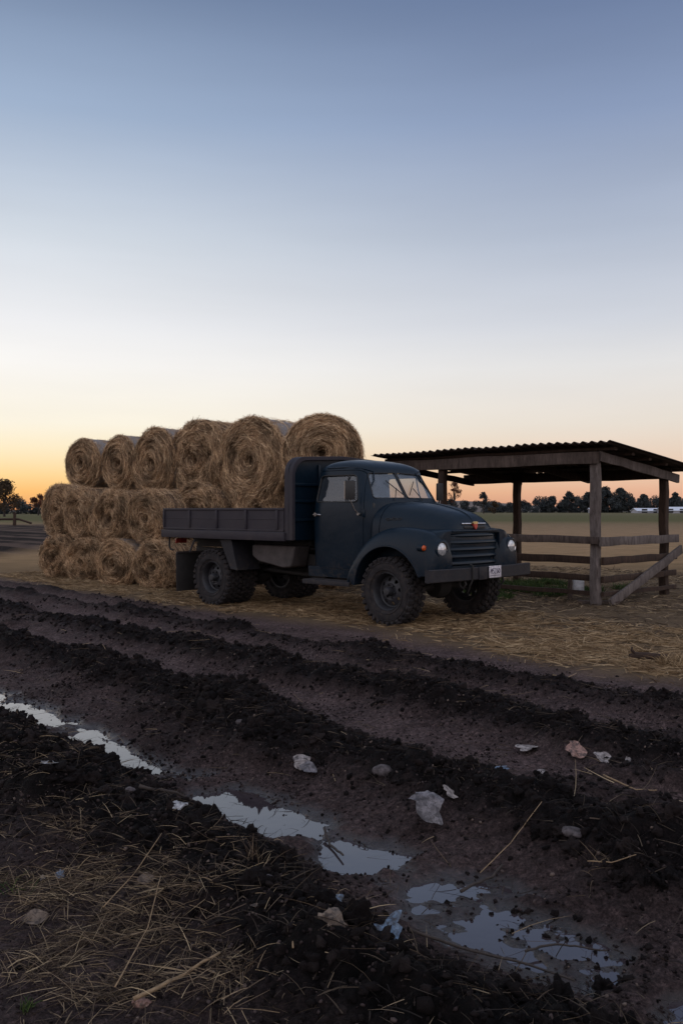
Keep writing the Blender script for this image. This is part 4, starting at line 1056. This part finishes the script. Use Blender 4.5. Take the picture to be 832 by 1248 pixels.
# corrugated sheets
cs = []
na = 330; a0, a1 = -.45, LA+1.5; b0, b1 = -.32, LB+.55
top = []; bot = []
A_ = np.linspace(a0, a1, na); Bb = np.linspace(b0, b1, 14)
V = []
for th in (0, .006):
    for a in A_:
        for b in Bb:
            sheet = math.floor((a-a0)/.86); off = .007*(sheet % 2)+.022*math.sin(sheet*2.7)*(b-b0)/2+.010*math.sin(sheet*5.1)*math.sin(b*4+sheet)
            z = slope(b)+.085+.020*math.sin(2*math.pi*a/.152)+off+th+.01*math.sin(a*1.3+b)
            edge = .09*math.sin(sheet*3.1) if b == Bb[0] or b == Bb[-1] else 0
            V.append(SP(a, b+edge, z)[:])
V = np.array(V); I = np.arange(len(V)).reshape(2, na, 14)
q = lambda A, B, C, D: np.stack([A, B, C, D], -1).reshape(-1, 4)
F = np.concatenate([q(I[0, :-1, :-1], I[0, 1:, :-1], I[0, 1:, 1:], I[0, :-1, 1:]), q(I[1, :-1, :-1], I[1, :-1, 1:], I[1, 1:, 1:], I[1, 1:, :-1]),
    q(I[0, :-1, 0], I[1, :-1, 0], I[1, 1:, 0], I[0, 1:, 0]), q(I[0, :-1, -1], I[0, 1:, -1], I[1, 1:, -1], I[1, :-1, -1]),
    q(I[0, 0, :-1], I[0, 0, 1:], I[1, 0, 1:], I[1, 0, :-1]), q(I[0, -1, :-1], I[1, -1, :-1], I[1, -1, 1:], I[0, -1, 1:])])
rf = link('corrugated_roof', np_mesh('corrugated_roof', V, F), M['roofsheet'], sh_, True)
# rails: near side (a axis at b=0) and end (b axis at a=0), far side
def rail(p, q, h=.13, mat='woodrail', nm='rail', lab=None): return beam(p, q, .045, h, M[mat], nm, lab=lab)
rail(SP(-.12, -.10, 1.02), SP(LA+.3, -.10, 1.04), .12, 'woodrail'); rail(SP(-.16, -.13, 1.00), SP(-.13, LB+.28, .99), .14, 'woodgrey', lab='paler top rail of the end side')
rail(SP(-.11, .02, .69), SP(-.11, LB+.25, .68), .12, 'wooddark'); rail(SP(-.02, .10, .695), SP(LA+.3, .10, .70), .12, 'wooddark')
rail(SP(-.11, .02, .40), SP(-.11, LB+.22, .39), .10, 'wooddark'); rail(SP(-.02, .10, .41), SP(LA+.3, .10, .44), .10, 'wooddark')
rail(SP(-.11, .02, .17), SP(-.11, LB+.22, .14), .07, 'wooddark'); rail(SP(-.02, .10, .17), SP(LA+.1, .10, .17), .07, 'wooddark')
beam(SP(-.20, .10, .02), SP(-.19, LB+.28, .80), .05, .15, M['woodgrey'], 'diagonal_brace', lab='pale diagonal board leaning from the ground to the far post')
beam(SP(.3, -.02, .03), SP(-.25, .30, .03), .10, .05, M['woodrail'], 'ground_board')
# white box on a short stake
x, y = at(709, 733); st = empty('utility_stake', (x-.05, y+.25, 0), R(20)); tag(st, 'small white metal box on a short wooden stake behind the near shelter post', 'utility box')
beam_ = MB().box((-.10, 0, .2), (.055, .055, .46), None, .006).build('stake', M['woodrail'], st)
n = NT('white_metal'); v = n.coord('Object'); M['whitebox'] = n.set(Base_Color=n.ramp(n.noise(v, 14, 4), [(.35, (.28, .29, .31)), (.6, (.50, .52, .55))]), Roughness=.5)
bx_ = MB().box((.04, -.01, .245), (.20, .10, .25), None, .012).build('box', M['whitebox'], st)
MB().box((.04, -.064, .245), (.17, .006, .22), None, .003).box((.115, -.07, .25), (.014, .010, .03)).build('lid', M['whitebox'], st)
# a pale plank on the low rail
pb = MB().box((0, 0, 0), (.50, .14, .018), Matrix.Rotation(R(3), 3, 'Z'), .004).build('pale_board', M['whitebox'])
pb.location = S0+SP(2.45, .12, .475); pb.rotation_euler = (0, 0, R(135)); tag(pb, 'pale bluish board lying flat on the lower rail right of the bumper', 'board')

# ------------------------------------------------------------------ trees
def leaf_mat(name, a, b):
    n = NT(name); r = n.attr('rnd'); return n.set(Base_Color=n.ramp(r, [(0, a), (1, b)]), Roughness=.8, Specular_IOR_Level=.2)
M['leafdark'] = leaf_mat('leaves_dark', (.024, .030, .036), (.052, .060, .060))  # distance haze put into the leaf colour as a bluish lift
M['leafred'] = leaf_mat('leaves_russet', (.045, .018, .012), (.12, .045, .025))
M['leafbrown'] = leaf_mat('leaves_brown', (.030, .022, .014), (.075, .05, .028))
M['bark'] = simple('bark', (.035, .026, .022), (.015, .011, .010), .9, 8)
def leaves(centers, radii, n_per, leaf, squash=.8):
    Vs = []; rn = []
    for c, r in zip(centers, radii):
        k = n_per; d = rng.normal(size=(k, 3)); d /= np.linalg.norm(d, axis=1)[:, None]; q = rng.random(k)**.45
        P_ = np.array(c)+d*(q*r)[:, None]*np.array([1, 1, squash])
        u = rng.normal(size=(k, 3)); u /= np.linalg.norm(u, axis=1)[:, None]; w = np.cross(u, rng.normal(size=(k, 3))); w /= np.linalg.norm(w, axis=1)[:, None]
        l = leaf*rng.uniform(.5, 1.3, k)[:, None]
        Vs.append(np.stack([P_-u*l, P_-w*l*.5, P_+u*l, P_+w*l*.5], 1).reshape(-1, 3)); rn.append(np.repeat(rng.random(k)*.5+.5*rng.random(), 4))
    V = np.concatenate(Vs); me = np_mesh('crown', V, np.arange(len(V)).reshape(-1, 4)); vattr(me, 'rnd', np.concatenate(rn)); return me
def make_tree(name, x, y, h, w, label, mat, seed, cat='tree', trunk=.28, clumps=34, n_per=240, leaf=.2, group=None, gaps=1.0, z0=0):
    rs = random.Random(seed); root = empty(name, (x, y, z0)); tag(root, label, cat, group)
    tb = MB(); tr = h*.028
    hh = h*trunk; pts = [(0, 0, -.3), (tr*.5*rs.uniform(-1, 1), 0, hh*.5), (tr*rs.uniform(-1, 1), 0, hh), (tr*2*rs.uniform(-1, 1), 0, h*.75)]
    tb.tube(pts, [tr*1.3, tr, tr*.8, tr*.3], 7)
    C_ = []; Rr = []
    for i in range(clumps):
        a = rs.uniform(0, 2*math.pi); zt = trunk+(1-trunk)*rs.random()**.8; prof = math.sin(math.pi*min(1, max(.12, (zt-trunk)/(1.02-trunk)))**.75)
        q = rs.uniform(.2, 1)*w/2*max(.25, prof); c = (q*math.cos(a), q*math.sin(a), h*zt*.95)
        C_.append(c); Rr.append(rs.uniform(.12, .24)*w/gaps)
        if i % 2 == 0: tb.tube([(pts[2][0], 0, hh*rs.uniform(.8, 1.2)), (c[0]*.5, c[1]*.5, (hh+c[2])*.52), c], [tr*.45, tr*.25, tr*.08], 5)
    tb.build('trunk', M['bark'], root)
    me = leaves(C_, Rr, n_per, leaf); link('crown', me, mat, root)
    return root
def px2x(px, Yd): return (px-416)/FX*Yd
def pxh(py0, Yd): return CH+(HY-py0)/FX*Yd
# left side
make_tree('broadleaf_tree', px2x(6, 190), 190, pxh(586, 190), 8.2, 'large open tree at the left edge of the picture, dark against the glow', M['leafbrown'], 1, clumps=30, n_per=170, leaf=.2, trunk=.3, gaps=1.1)
make_tree('russet_tree', px2x(47, 230), 230, pxh(602, 230), 4.0, 'small tree with a russet top just left of the stack', M['leafred'], 2, clumps=14, n_per=120, leaf=.22, trunk=.4)
# right side
make_tree('airy_tree', px2x(553, 260), 260, pxh(587, 260), 5.6, 'sparse reddish tree seen between the cab and the first shelter post', M['leafred'], 3, clumps=20, n_per=60, leaf=.2, trunk=.35, gaps=1.3)
make_tree('round_tree', px2x(589, 330), 330, pxh(600, 330), 4.6, 'small round dark tree standing alone right of the russet one', M['leafdark'], 4, clumps=14, n_per=130, leaf=.25, trunk=.45)
make_tree('low_bush', px2x(601, 330), 330, 4.0, 4.6, 'low bush at the foot of the pale rise', M['leafbrown'], 5, 'bush', trunk=.1, clumps=14, n_per=110, leaf=.25)
make_tree('low_bush', px2x(549, 290), 290, 4.6, 5.5, 'low dark bush around the foot of the sparse reddish tree', M['leafdark'], 15, 'bush', trunk=.1, clumps=16, n_per=110, leaf=.25)
spec = [(693, 599, 420, 9, 'broad dark tree in the far line between near post and roof, left one'), (736, 594, 430, 10, 'tallest dark tree of the far line right of the near shelter post'), (757, 596, 420, 12, 'wide flat topped tree of the far line left of the right post'),
        (716, 600, 425, 8, 'lower dark tree between the two tallest of the far line'), (784, 602, 410, 7, 'small tree above the left white barn, just left of the right post'), (822, 601, 410, 7, 'small dark tree at the right edge above the second white barn'), (672, 606, 430, 8, 'rounded tree just left of the near post in the far line')]
for i, (px, py, Yd, w, lab) in enumerate(spec):
    make_tree('broadleaf_tree', px2x(px, Yd), Yd, pxh(py, Yd), w, lab, M['leafdark'], 20+i, trunk=.08, clumps=52, n_per=120, leaf=.42, gaps=1.35, group='trees in the far line')
# continuous far woods as stuff
def woods(name, x0, x1, Yd, top, label, mat, step=2.6):
    C_ = []; Rr = []; x = x0
    while x < x1:
        h = top(x)*random.uniform(.75, 1.05)
        z = .4
        while z < h:
            C_.append((x+random.gauss(0, 2), Yd+random.gauss(0, 5), z)); Rr.append(random.uniform(1.6, 3.0)); z += 1.5
        x += step*random.uniform(.5, 1.1)
    o = link(name, leaves(C_, Rr, 260, .40), mat); tag(o, label, 'wood', kind='stuff')
woods('far_wood', px2x(595, 440), px2x(1000, 440), 440, lambda x: 6.4 + 1.6*math.sin(x*.06)+1.2*math.sin(x*.21), 'dark wood along the far edge of the right field', M['leafdark'])
woods('far_wood', px2x(-160, 300), px2x(66, 300), 300, lambda x: 4.6+1.0*math.sin(x*.2)+.5*math.sin(x*.51), 'dark low wood across the field on the left', M['leafdark'], 3)
woods('far_wood', px2x(66, 480), px2x(600, 480), 480, lambda x: 5.5+1.2*math.sin(x*.1), 'distant wood hidden behind the stack and truck', M['leafdark'], 5)
# pale rise behind the wood
n = NT('hill'); v = n.coord('World', (.03, .03, .2)); M['hill'] = n.set(Base_Color=n.ramp(n.noise(v, 1, 5), [(.35, (.075, .062, .055)), (.65, (.13, .10, .085))]), Roughness=.95)
hx = np.linspace(-600, 900, 120); hyy = np.linspace(560, 900, 16); HX, HYY = np.meshgrid(hx, hyy, indexing='ij')
HZ = (1.0+7.0*np.exp(-((HX-95)/75)**2)+3*fbm(HX*.01, HYY*.004, 5, 3))*np.sin(np.clip((HYY-560)/340, 0, 1)*math.pi)**.6-.3
I = np.arange(HX.size).reshape(HX.shape); F = np.stack([I[:-1, :-1], I[1:, :-1], I[1:, 1:], I[:-1, 1:]], -1).reshape(-1, 4)
hl_ = link('hill', np_mesh('hill', np.stack([HX, HYY, HZ], -1).reshape(-1, 3), F), M['hill'], None, True); tag(hl_, kind='structure')
# white barns
M['barnroof'] = simple('barn_roof_white', (.62, .66, .74), (.45, .49, .56), .5, .4, .01)
M['barnwall'] = simple('barn_wall', (.33, .34, .38), (.24, .24, .27), .7, .5, .01)
def barn(x, y, Lx, Ly, h, rh, label, rz):
    b = empty('barn', (x, y, 0), rz); tag(b, label, 'barn')
    w = MB().prism([(-Ly/2, -.2), (Ly/2, -.2), (Ly/2, h), (0, h+rh*.92), (-Ly/2, h)], -Lx/2, Lx/2, 'x').build('wall', M['barnwall'], b)
    r_ = MB()
    for s in (-1, 1): r_.prism([(s*(Ly/2+.4), h-.1), (0, h+rh), (0, h+rh+.12), (s*(Ly/2+.4), h+.02)], -Lx/2-.4, Lx/2+.4, 'x')
    r_.build('roof', M['barnroof'], b)
    for k in range(int(Lx//5)):
        MB().box((-Lx/2+3+5*k, -Ly/2-.03, .95), (2.4, .06, 1.7)).build('door' if k % 2 else 'window', M['black'], b)
barn(px2x(792, 380), 380, 14, 7, .9, 1.1, 'low white roofed barn seen left of the right shelter post', R(4))
barn(px2x(832, 372), 372, 19, 8, 1.1, 1.4, 'longer white roofed barn at the right edge of the far field', R(-3))
barn(px2x(722, 400), 400, 3.4, 3, 1.6, .5, 'tiny pale hut at the foot of the far trees right of the near post', 0)
# far left rail fence
x0, y0 = px2x(-60, 82), 82
fe = empty('rail_fence', (px2x(18, 82), 82, 0)); tag(fe, 'low dark rail fence with a stout post at the left edge of the field', 'fence')
for i in range(5): MB().tube([(.0-6*i, .6*i, -.2), (.02-6*i, .6*i, 1.15+.1*(i == 0))], [.17, .13], 8).build('post', M['wooddark'], fe)
MB().tube([(1.6, -.2, .25), (.4, 0, .62), (-5, .5, .62), (-12, 1.2, .6), (-24, 2.4, .6)], .10, 6).build('rail', M['wooddark'], fe)

# ------------------------------------------------------------------ litter, stones and sticks in the mud
def crumple(name, px, py, wpx, hpx, mat, label, cat, seed, z=-.03, folds=1.0, rz=0, tilt=.3, thick=0):
    """a torn crumpled sheet: irregular outline, folded surface"""
    x, y = at(px, py, z); sc = y/FX; W = wpx*sc; H = hpx*sc*y/CH*.62
    H = min(H, W*1.1)
    N = 26; V = []; F = []; rs = random.Random(seed*13+1)
    leaf = name == 'dry_leaf'; K_ = rs.randint(11, 16); rad = [rs.uniform(.5, 1.2) for _ in range(K_)]
    cr = [(rs.uniform(0, math.pi), rs.uniform(-.6, .6), rs.uniform(-1, 1)) for _ in range(13)]
    for i in range(N):
        for j in range(N):
            u = i/(N-1)*2-1; v_ = j/(N-1)*2-1
            uu = u*math.sqrt(1-v_*v_/2); vv = v_*math.sqrt(1-u*u/2)
            a = (math.atan2(vv, uu)/(2*math.pi)) % 1*K_; e = rad[int(a) % K_]*(1-a % 1)+rad[(int(a)+1) % K_]*(a % 1)
            if leaf: e = 1
            px_l, py_l = uu*e, vv*e
            if leaf: py_l *= max(.05, (1-abs(px_l)**1.6))*.9+.04*math.sin(px_l*19)
            zf = sum(abs(px_l*math.cos(t)+py_l*math.sin(t)-c)*k for t, c, k in cr)*.17 if not leaf else .25*px_l**2+.35*abs(py_l)+.10*abs(cr[0][2])*px_l*py_l
            zf += .045*mnoise.noise(Vector((px_l*4, py_l*4, seed)))
            V.append((px_l*W/2, py_l*H/2, folds*W*.5*zf+tilt*H*.25*(vv+1)))
    for i in range(N-1):
        for j in range(N-1): a = i*N+j; F.append((a, a+N, a+N+1, a+1))
    me = np_mesh(name, np.array(V), np.array(F)); o = link(name, me, mat, None, 'auto')
    zz0 = min(p[2] for p in V)
    s1 = o.modifiers.new('s', 'SOLIDIFY'); s1.thickness = .0015+thick
    o.location = (x, y, float(gz(x, y)[0])+.004-zz0+(.022 if folds >= 1.2 else .006)); o.rotation_euler = (0, 0, rz); tag(o, label, cat); return o
def litmat(name, a, b, rough=.45, tr=0):
    n = NT(name); v = n.coord('Object'); base = n.ramp(n.noise(v, 22, 5, .65), [(.32, b), (.62, a)]); base = n.mix(n.ramp(n.noise(n.coord('World'), 38, 5, .7), [(.46, 0), (.60, .85)]), base, (.016, .012, .012)); return n.set(Base_Color=base, Roughness=rough, Transmission_Weight=tr, Normal=n.bump(n.noise(v, 60, 4), .003, .6))
M['plastic'] = litmat('muddy_plastic', (.17, .155, .165), (.030, .024, .025)); M['paper'] = litmat('wet_paper', (.30, .27, .26), (.10, .08, .075), .7)
M['bluepl'] = litmat('blue_plastic', (.15, .24, .36), (.03, .035, .05), .35); M['pinkpl'] = litmat('pink_shard', (.32, .19, .15), (.13, .07, .06), .6)
M['leafdry'] = litmat('dry_leaf', (.17, .13, .10), (.07, .05, .038), .8); M['stone'] = litmat('stone', (.085, .072, .076), (.035, .028, .03), .85); M['white'] = litmat('white_foam', (.38, .40, .43), (.16, .16, .17), .6)
crumple('plastic_scrap', 366, 934, 26, 22, M['paper'], 'pale torn plastic scrap on the ridge beside the rut, upper of two', 'litter', 1, .03, tilt=.9)
crumple('plastic_scrap', 376, 950, 24, 14, M['plastic'], 'bluish plastic film just below the pale torn scrap by the rut', 'litter', 2, -.02)
crumple('plastic_sheet', 522, 1014, 48, 34, M['plastic'], 'large crumpled grey plastic sheet beside the water', 'litter', 3, -.03, 1.3, .4, .7)
crumple('plastic_scrap', 548, 1000, 18, 14, M['paper'], 'small pale flap sticking up behind the large plastic sheet', 'litter', 4, -.02, 1, .9, 1.3)
crumple('paper_scrap', 643, 923, 30, 10, M['paper'], 'flat pale paper scrap left of the pink shard', 'litter', 5, -.04, .5, 0, .1)
crumple('paper_scrap', 733, 947, 26, 16, M['paper'], 'curled pale paper scrap right of the pink shard', 'litter', 6, -.04, .9, .3, .4)
crumple('paper_scrap', 660, 946, 12, 7, M['paper'], 'small pale fleck between the flat paper and the pink shard', 'litter', 7, -.04, .8)
crumple('paper_scrap', 765, 943, 9, 9, M['paper'], 'tiny pale scrap standing in the mud at the right', 'litter', 8, -.03, .8, 0, 1)
crumple('plastic_shard', 701, 931, 24, 18, M['pinkpl'], 'pinkish broken shard tilted up on the right side of the mud', 'litter', 9, -.02, .5, .2, 1.3)
crumple('plastic_film', 588, 947, 44, 13, M['plastic'], 'wet grey film lying flat in the middle track', 'litter', 10, -.05, .3, 0, .05)
crumple('plastic_film', 610, 945, 26, 8, M['bluepl'], 'bluish wet film beside the grey film in the middle track', 'litter', 11, -.05, .3, 0, .05)
crumple('paper_scrap', 61, 983, 24, 6, M['white'], 'thin white paper strip on the dark soil at the left', 'litter', 12, .02, .3, 0, .1)
crumple('foam_lump', 219, 1024, 18, 13, M['white'], 'small white crumpled lump on the ridge left of the rut', 'litter', 13, .03, 2.0, 0, .5, .008)
crumple('plastic_scrap', 411, 1147, 18, 20, M['bluepl'], 'pale blue plastic scrap standing up in the lower middle', 'litter', 14, .0, 1.2, 0, 1.2)
crumple('plastic_wrapper', 474, 1172, 34, 28, M['bluepl'], 'larger twisted blue wrapper in the lower middle', 'litter', 15, .03, 1.6, -.6, .9)
crumple('plastic_scrap', 72, 1077, 14, 10, M['bluepl'], 'small blue scrap in the dead grass at the left', 'litter', 16, -.02, 1.1, 0, .6)
crumple('paper_scrap', 52, 1076, 10, 9, M['paper'], 'small pale scrap in the dead grass left of the blue one', 'litter', 17, -.02, 1.1, 0, .6)
crumple('dry_leaf', 43, 1124, 32, 18, M['leafdry'], 'large curled dry leaf at the lower left', 'leaf', 18, -.03, .7, .5, .8)
crumple('dry_leaf', 178, 1105, 22, 13, M['leafdry'], 'pale curled dry leaf right of the dead grass', 'leaf', 19, -.03, .7, .3, .8)
crumple('dry_leaf', 312, 1160, 16, 6, M['leafdry'], 'small flat dry leaf on bare soil in the lower middle', 'leaf', 20, -.03, .6)
crumple('paper_scrap', 398, 1133, 12, 5, M['paper'], 'tiny pale scrap just above the standing blue plastic', 'litter', 21, 0, .6)
crumple('paper_scrap', 503, 942, 9, 9, M['paper'], 'small pale tip poking out of the middle track', 'litter', 22, -.03, .8, 0, 1.2)
def stone(px, py, wpx, mat, label, seed, flat=.6, z=-.03, amp=.22, sub=3, cat='stone', name='stone'):
    x, y = at(px, py, z); r = wpx*y/FX/2; V, F = ico(sub, seed, amp); me = np_mesh(name, V*np.array([r, r*.8, r*flat]), F)
    o = link(name, me, mat, None, True); o.location = (x, y, float(gz(x, y)[0])+r*flat*.45); o.rotation_euler = (0, 0, seed); tag(o, label, cat)
stone(697, 1054, 28, M['stone'], 'smooth oval grey stone in the right track', 2.2, .45, amp=.10)
stone(466, 968, 25, M['stone'], 'rounded grey stone at the foot of the ridge above the water', 3.1, .6, amp=.08)
stone(252, 1022, 24, M['clod'], 'round dark clod right of the white foam lump', 4.3, .8, .0, .14, name='soil_clod', cat='clod')
stone(159, 1014, 15, M['stone'], 'small dull stone in the soil left of the foam lump', 5.1, .7)
stone(294, 911, 14, M['stone'], 'small pale stone on the ridge above the rut', 6.1, .6)
stone(405, 1197, 34, M['leafdry'], 'knobbly pale brown clod at the bottom middle', 7.7, .7, 0, .5, name='dry_clod', cat='clod')
stone(328, 1130, 13, M['stone'], 'small stone on bare soil near the golden tuft', 8.2, .6)
stone(172, 1232, 22, M['pinkpl'], 'pinkish brown stone under the straw stalk', 9.2, .6, amp=.3)
def stick(name, pts_px, r, mat, label, cat='stick', zz=.02, lift=0):
    P_ = []
    for i, (px, py) in enumerate(pts_px):
        x, y = at(px, py, 0); P_.append(Vector((x, y, float(gz(x, y)[0])+zz+lift*i)))
    Q = []
    for i in range(len(P_)-1):
        for k in range(5): Q.append(P_[i].lerp(P_[i+1], k/5)+Vector((random.gauss(0, 1), random.gauss(0, 1), random.gauss(0, 1)))*r*.22)
    Q.append(P_[-1]); o = MB().tube(Q, [r*(1-.45*i/len(Q)) for i in range(len(Q))], 6).build(name, mat, None, True); tag(o, label, cat)
M['stalk'] = simple('stalk', (.30, .21, .12), (.15, .10, .055), .8, 30); M['twig'] = simple('twig', (.05, .038, .032), (.02, .015, .013), .85, 30)
stick('straw_stalk', [(163, 1226), (215, 1206), (268, 1192)], .0075, M['stalk'], 'thick split straw stalk at the bottom left', zz=.03)
stick('dry_stalk', [(357, 1215), (358, 1185), (357, 1152)], .003, M['stalk'], 'thin pale stalk pointing up near the bottom middle', zz=.02)
stick('dry_stalk', [(125, 1118), (165, 1090), (197, 1064)], .0026, M['stalk'], 'long pale stalk crossing the dead grass', zz=.05)
stick('dry_stalk', [(140, 1215), (180, 1150), (196, 1110)], .0026, M['stalk'], 'long pale stalk running up from the thick straw stalk', zz=.06)
stick('dry_stalk', [(585, 1052), (622, 1038), (660, 1025)], .0024, M['stalk'], 'pale stalk across the track right of the plastic sheet', zz=.03)
stick('dry_stalk', [(716, 1074), (745, 1082), (775, 1087)], .003, M['stalk'], 'thin pale stalk beside the spiky tuft at the right', zz=.03)
stick('twig', [(663, 838), (684, 829), (702, 820)], .006, M['stalk'], 'pale twig lying on the track below the log', zz=.03)
stick('twig', [(735, 953), (775, 961), (800, 963)], .006, M['stalk'], 'pale twig right of the curled paper scrap', zz=.02)
stick('twig', [(500, 1185), (560, 1168), (640, 1172), (700, 1190)], .006, M['twig'], 'long dark bent root across the bottom right', zz=.05)
stick('twig', [(560, 1075), (600, 1058), (612, 1050)], .008, M['twig'], 'dark twig dipping into the water', zz=.03)
stick('twig', [(395, 1000), (402, 1012), (418, 1028)], .008, M['twig'], 'short dark twig at the edge of the rut water', zz=.03)
stick('twig', [(640, 1142), (670, 1136), (700, 1138), (740, 1146)], .005, M['twig'], 'dark twig along the lower edge of the water', zz=.04)
stick('twig', [(170, 1006), (215, 995), (262, 992)], .010, M['twig'], 'dark root on the ridge above the foam lump', zz=.04)
x, y = at(792, 806); lg_ = MB().tube([(-.20, 0, .04), (-.13, .01, .045), (0, 0, .045), (.16, -.01, .04)], [.030, .042, .040, .034], 10).tube([(-.14, 0, .06), (-.18, 0, .11), (-.17, .02, .13)], [.02, .015, .01], 6)
lo = lg_.build('short_log', M['wooddark']); lo.location = (x, y, 0); lo.rotation_euler = (0, 0, R(-8)); tag(lo, 'short dark log with a stub lying at the straw edge on the right', 'log')

# ------------------------------------------------------------------ sky, sun, camera
w = bpy.data.worlds.new('World'); scene.world = w; w.use_nodes = True; nt = w.node_tree; nd = nt.nodes; lk = nt.links
bg = nd['Background']
tc = nd.new('ShaderNodeTexCoord'); nz = nd.new('ShaderNodeVectorMath'); nz.operation = 'NORMALIZE'; lk.new(tc.outputs['Generated'], nz.inputs[0])
sx = nd.new('ShaderNodeSeparateXYZ'); lk.new(nz.outputs[0], sx.inputs[0])
asn = nd.new('ShaderNodeMath'); asn.operation = 'ARCSINE'; lk.new(sx.outputs['Z'], asn.inputs[0])
mr_ = nd.new('ShaderNodeMapRange'); mr_.inputs[1].default_value = 0; mr_.inputs[2].default_value = R(90); lk.new(asn.outputs[0], mr_.inputs[0])
def wramp(stops):
    r = nd.new('ShaderNodeValToRGB'); e = r.color_ramp.elements
    while len(e) > 1: e.remove(e[-1])
    e[0].position = stops[0][0]/90; e[0].color = lin(*stops[0][1])
    for d, c in stops[1:]: q = e.new(d/90); q.color = lin(*c)
    lk.new(mr_.outputs[0], r.inputs[0]); return r.outputs[0]
SKY_L = [(0, (238, 164, 112)), (1.1, (255, 196, 120)), (2.1, (255, 219, 156)), (3.7, (254, 238, 202)), (5.2, (254, 247, 229)), (8.8, (251, 249, 246)), (11.4, (241, 242, 245)), (16.3, (211, 219, 229)), (23, (162, 181, 208)), (29.4, (121, 140, 171)), (40, (120, 134, 162)), (60, (165, 172, 190)), (90, (176, 182, 198))]
SKY_R = [(0, (212, 154, 130)), (1.1, (232, 181, 151)), (2.1, (236, 200, 172)), (3.7, (236, 215, 196)), (5.2, (234, 224, 212)), (8.8, (229, 228, 228)), (11.4, (211, 215, 224)), (16.3, (181, 191, 209)), (23, (141, 158, 190)), (29.4, (107, 125, 160)), (40, (112, 126, 154)), (60, (165, 172, 190)), (90, (176, 182, 198))]  # upper stops, out of view, raised as added fill light
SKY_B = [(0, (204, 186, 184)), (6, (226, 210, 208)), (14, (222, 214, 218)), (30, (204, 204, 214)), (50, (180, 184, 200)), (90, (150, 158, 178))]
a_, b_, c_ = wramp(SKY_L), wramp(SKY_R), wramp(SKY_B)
az = nd.new('ShaderNodeMath'); az.operation = 'ARCTAN2'; lk.new(sx.outputs['X'], az.inputs[0]); lk.new(sx.outputs['Y'], az.inputs[1])
m1 = nd.new('ShaderNodeMapRange'); m1.interpolation_type = 'SMOOTHSTEP'; m1.inputs[1].default_value = R(-21); m1.inputs[2].default_value = R(19); lk.new(az.outputs[0], m1.inputs[0])
ab = nd.new('ShaderNodeMath'); ab.operation = 'ABSOLUTE'; lk.new(az.outputs[0], ab.inputs[0])
m2 = nd.new('ShaderNodeMapRange'); m2.interpolation_type = 'SMOOTHSTEP'; m2.inputs[1].default_value = R(35); m2.inputs[2].default_value = R(110); lk.new(ab.outputs[0], m2.inputs[0])
def wmix(f, a, b):
    m = nd.new('ShaderNodeMix'); m.data_type = 'RGBA'
    if isinstance(f, float): m.inputs[0].default_value = f
    else: lk.new(f, m.inputs[0])
    lk.new(a, m.inputs[6]); lk.new(b, m.inputs[7]); return m.outputs[2]
bs_ = nd.new('ShaderNodeVectorMath'); bs_.operation = 'SCALE'; bs_.inputs[3].default_value = 1.7; lk.new(c_, bs_.inputs[0]); c_ = bs_.outputs[0]  # unseen sky behind the camera boosted as added fill light
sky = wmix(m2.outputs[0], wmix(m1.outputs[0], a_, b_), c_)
SUN_AZ, SUN_EL = -32, 4
ni = nd.new('ShaderNodeTexSky'); ni.sky_type = 'NISHITA'; ni.sun_disc = False; ni.sun_elevation = R(1); ni.sun_rotation = R(SUN_AZ)
sc_ = nd.new('ShaderNodeVectorMath'); sc_.operation = 'SCALE'; sc_.inputs[3].default_value = .1; lk.new(ni.outputs[0], sc_.inputs[0])
sky = wmix(.025, sky, sc_.outputs[0])
hz_ = nd.new('ShaderNodeTexNoise'); hz_.inputs['Scale'].default_value = 1.0; hz_.inputs['Detail'].default_value = 5; hm_ = nd.new('ShaderNodeMapping'); hm_.inputs['Scale'].default_value = (2.2, 2.2, 16); lk.new(nz.outputs[0], hm_.inputs[0]); lk.new(hm_.outputs[0], hz_.inputs['Vector'])
hr_ = nd.new('ShaderNodeMapRange'); hr_.inputs[1].default_value = .3; hr_.inputs[2].default_value = .7; hr_.inputs[3].default_value = .965; hr_.inputs[4].default_value = 1.03; lk.new(hz_.outputs['Fac'], hr_.inputs[0])
hs_ = nd.new('ShaderNodeVectorMath'); hs_.operation = 'SCALE'; lk.new(sky, hs_.inputs[0]); lk.new(hr_.outputs[0], hs_.inputs[3]); sky = hs_.outputs[0]
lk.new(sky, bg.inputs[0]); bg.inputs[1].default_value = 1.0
sl = bpy.data.lights.new('sun', 'SUN'); sl.energy = .12; sl.angle = R(12); sl.color = (1, .72, .5)
so = bpy.data.objects.new('sun', sl); COL.objects.link(so)
dv = Vector((math.sin(R(SUN_AZ))*math.cos(R(SUN_EL)), math.cos(R(SUN_AZ))*math.cos(R(SUN_EL)), math.sin(R(SUN_EL))))
so.rotation_euler = dv.to_track_quat('Z', 'Y').to_euler(); so.location = dv*50
cam = bpy.data.cameras.new('camera'); co = bpy.data.objects.new('camera', cam); COL.objects.link(co); scene.camera = co
cam.sensor_fit = 'VERTICAL'; cam.sensor_height = 36; cam.lens = FX/1248*36; cam.clip_end = 9000; cam.clip_start = .05
co.location = (0, 0, CH); co.rotation_euler = (R(90)-3/FX, 0, 0)
vs = scene.view_settings; scene.display_settings.display_device = 'sRGB'; vs.view_transform = 'Standard'; vs.look = 'None'; vs.exposure = 0; vs.gamma = 1
scene.render.engine = 'CYCLES'; scene.cycles.max_bounces = 6; scene.cycles.transparent_max_bounces = 12; scene.cycles.use_denoising = True
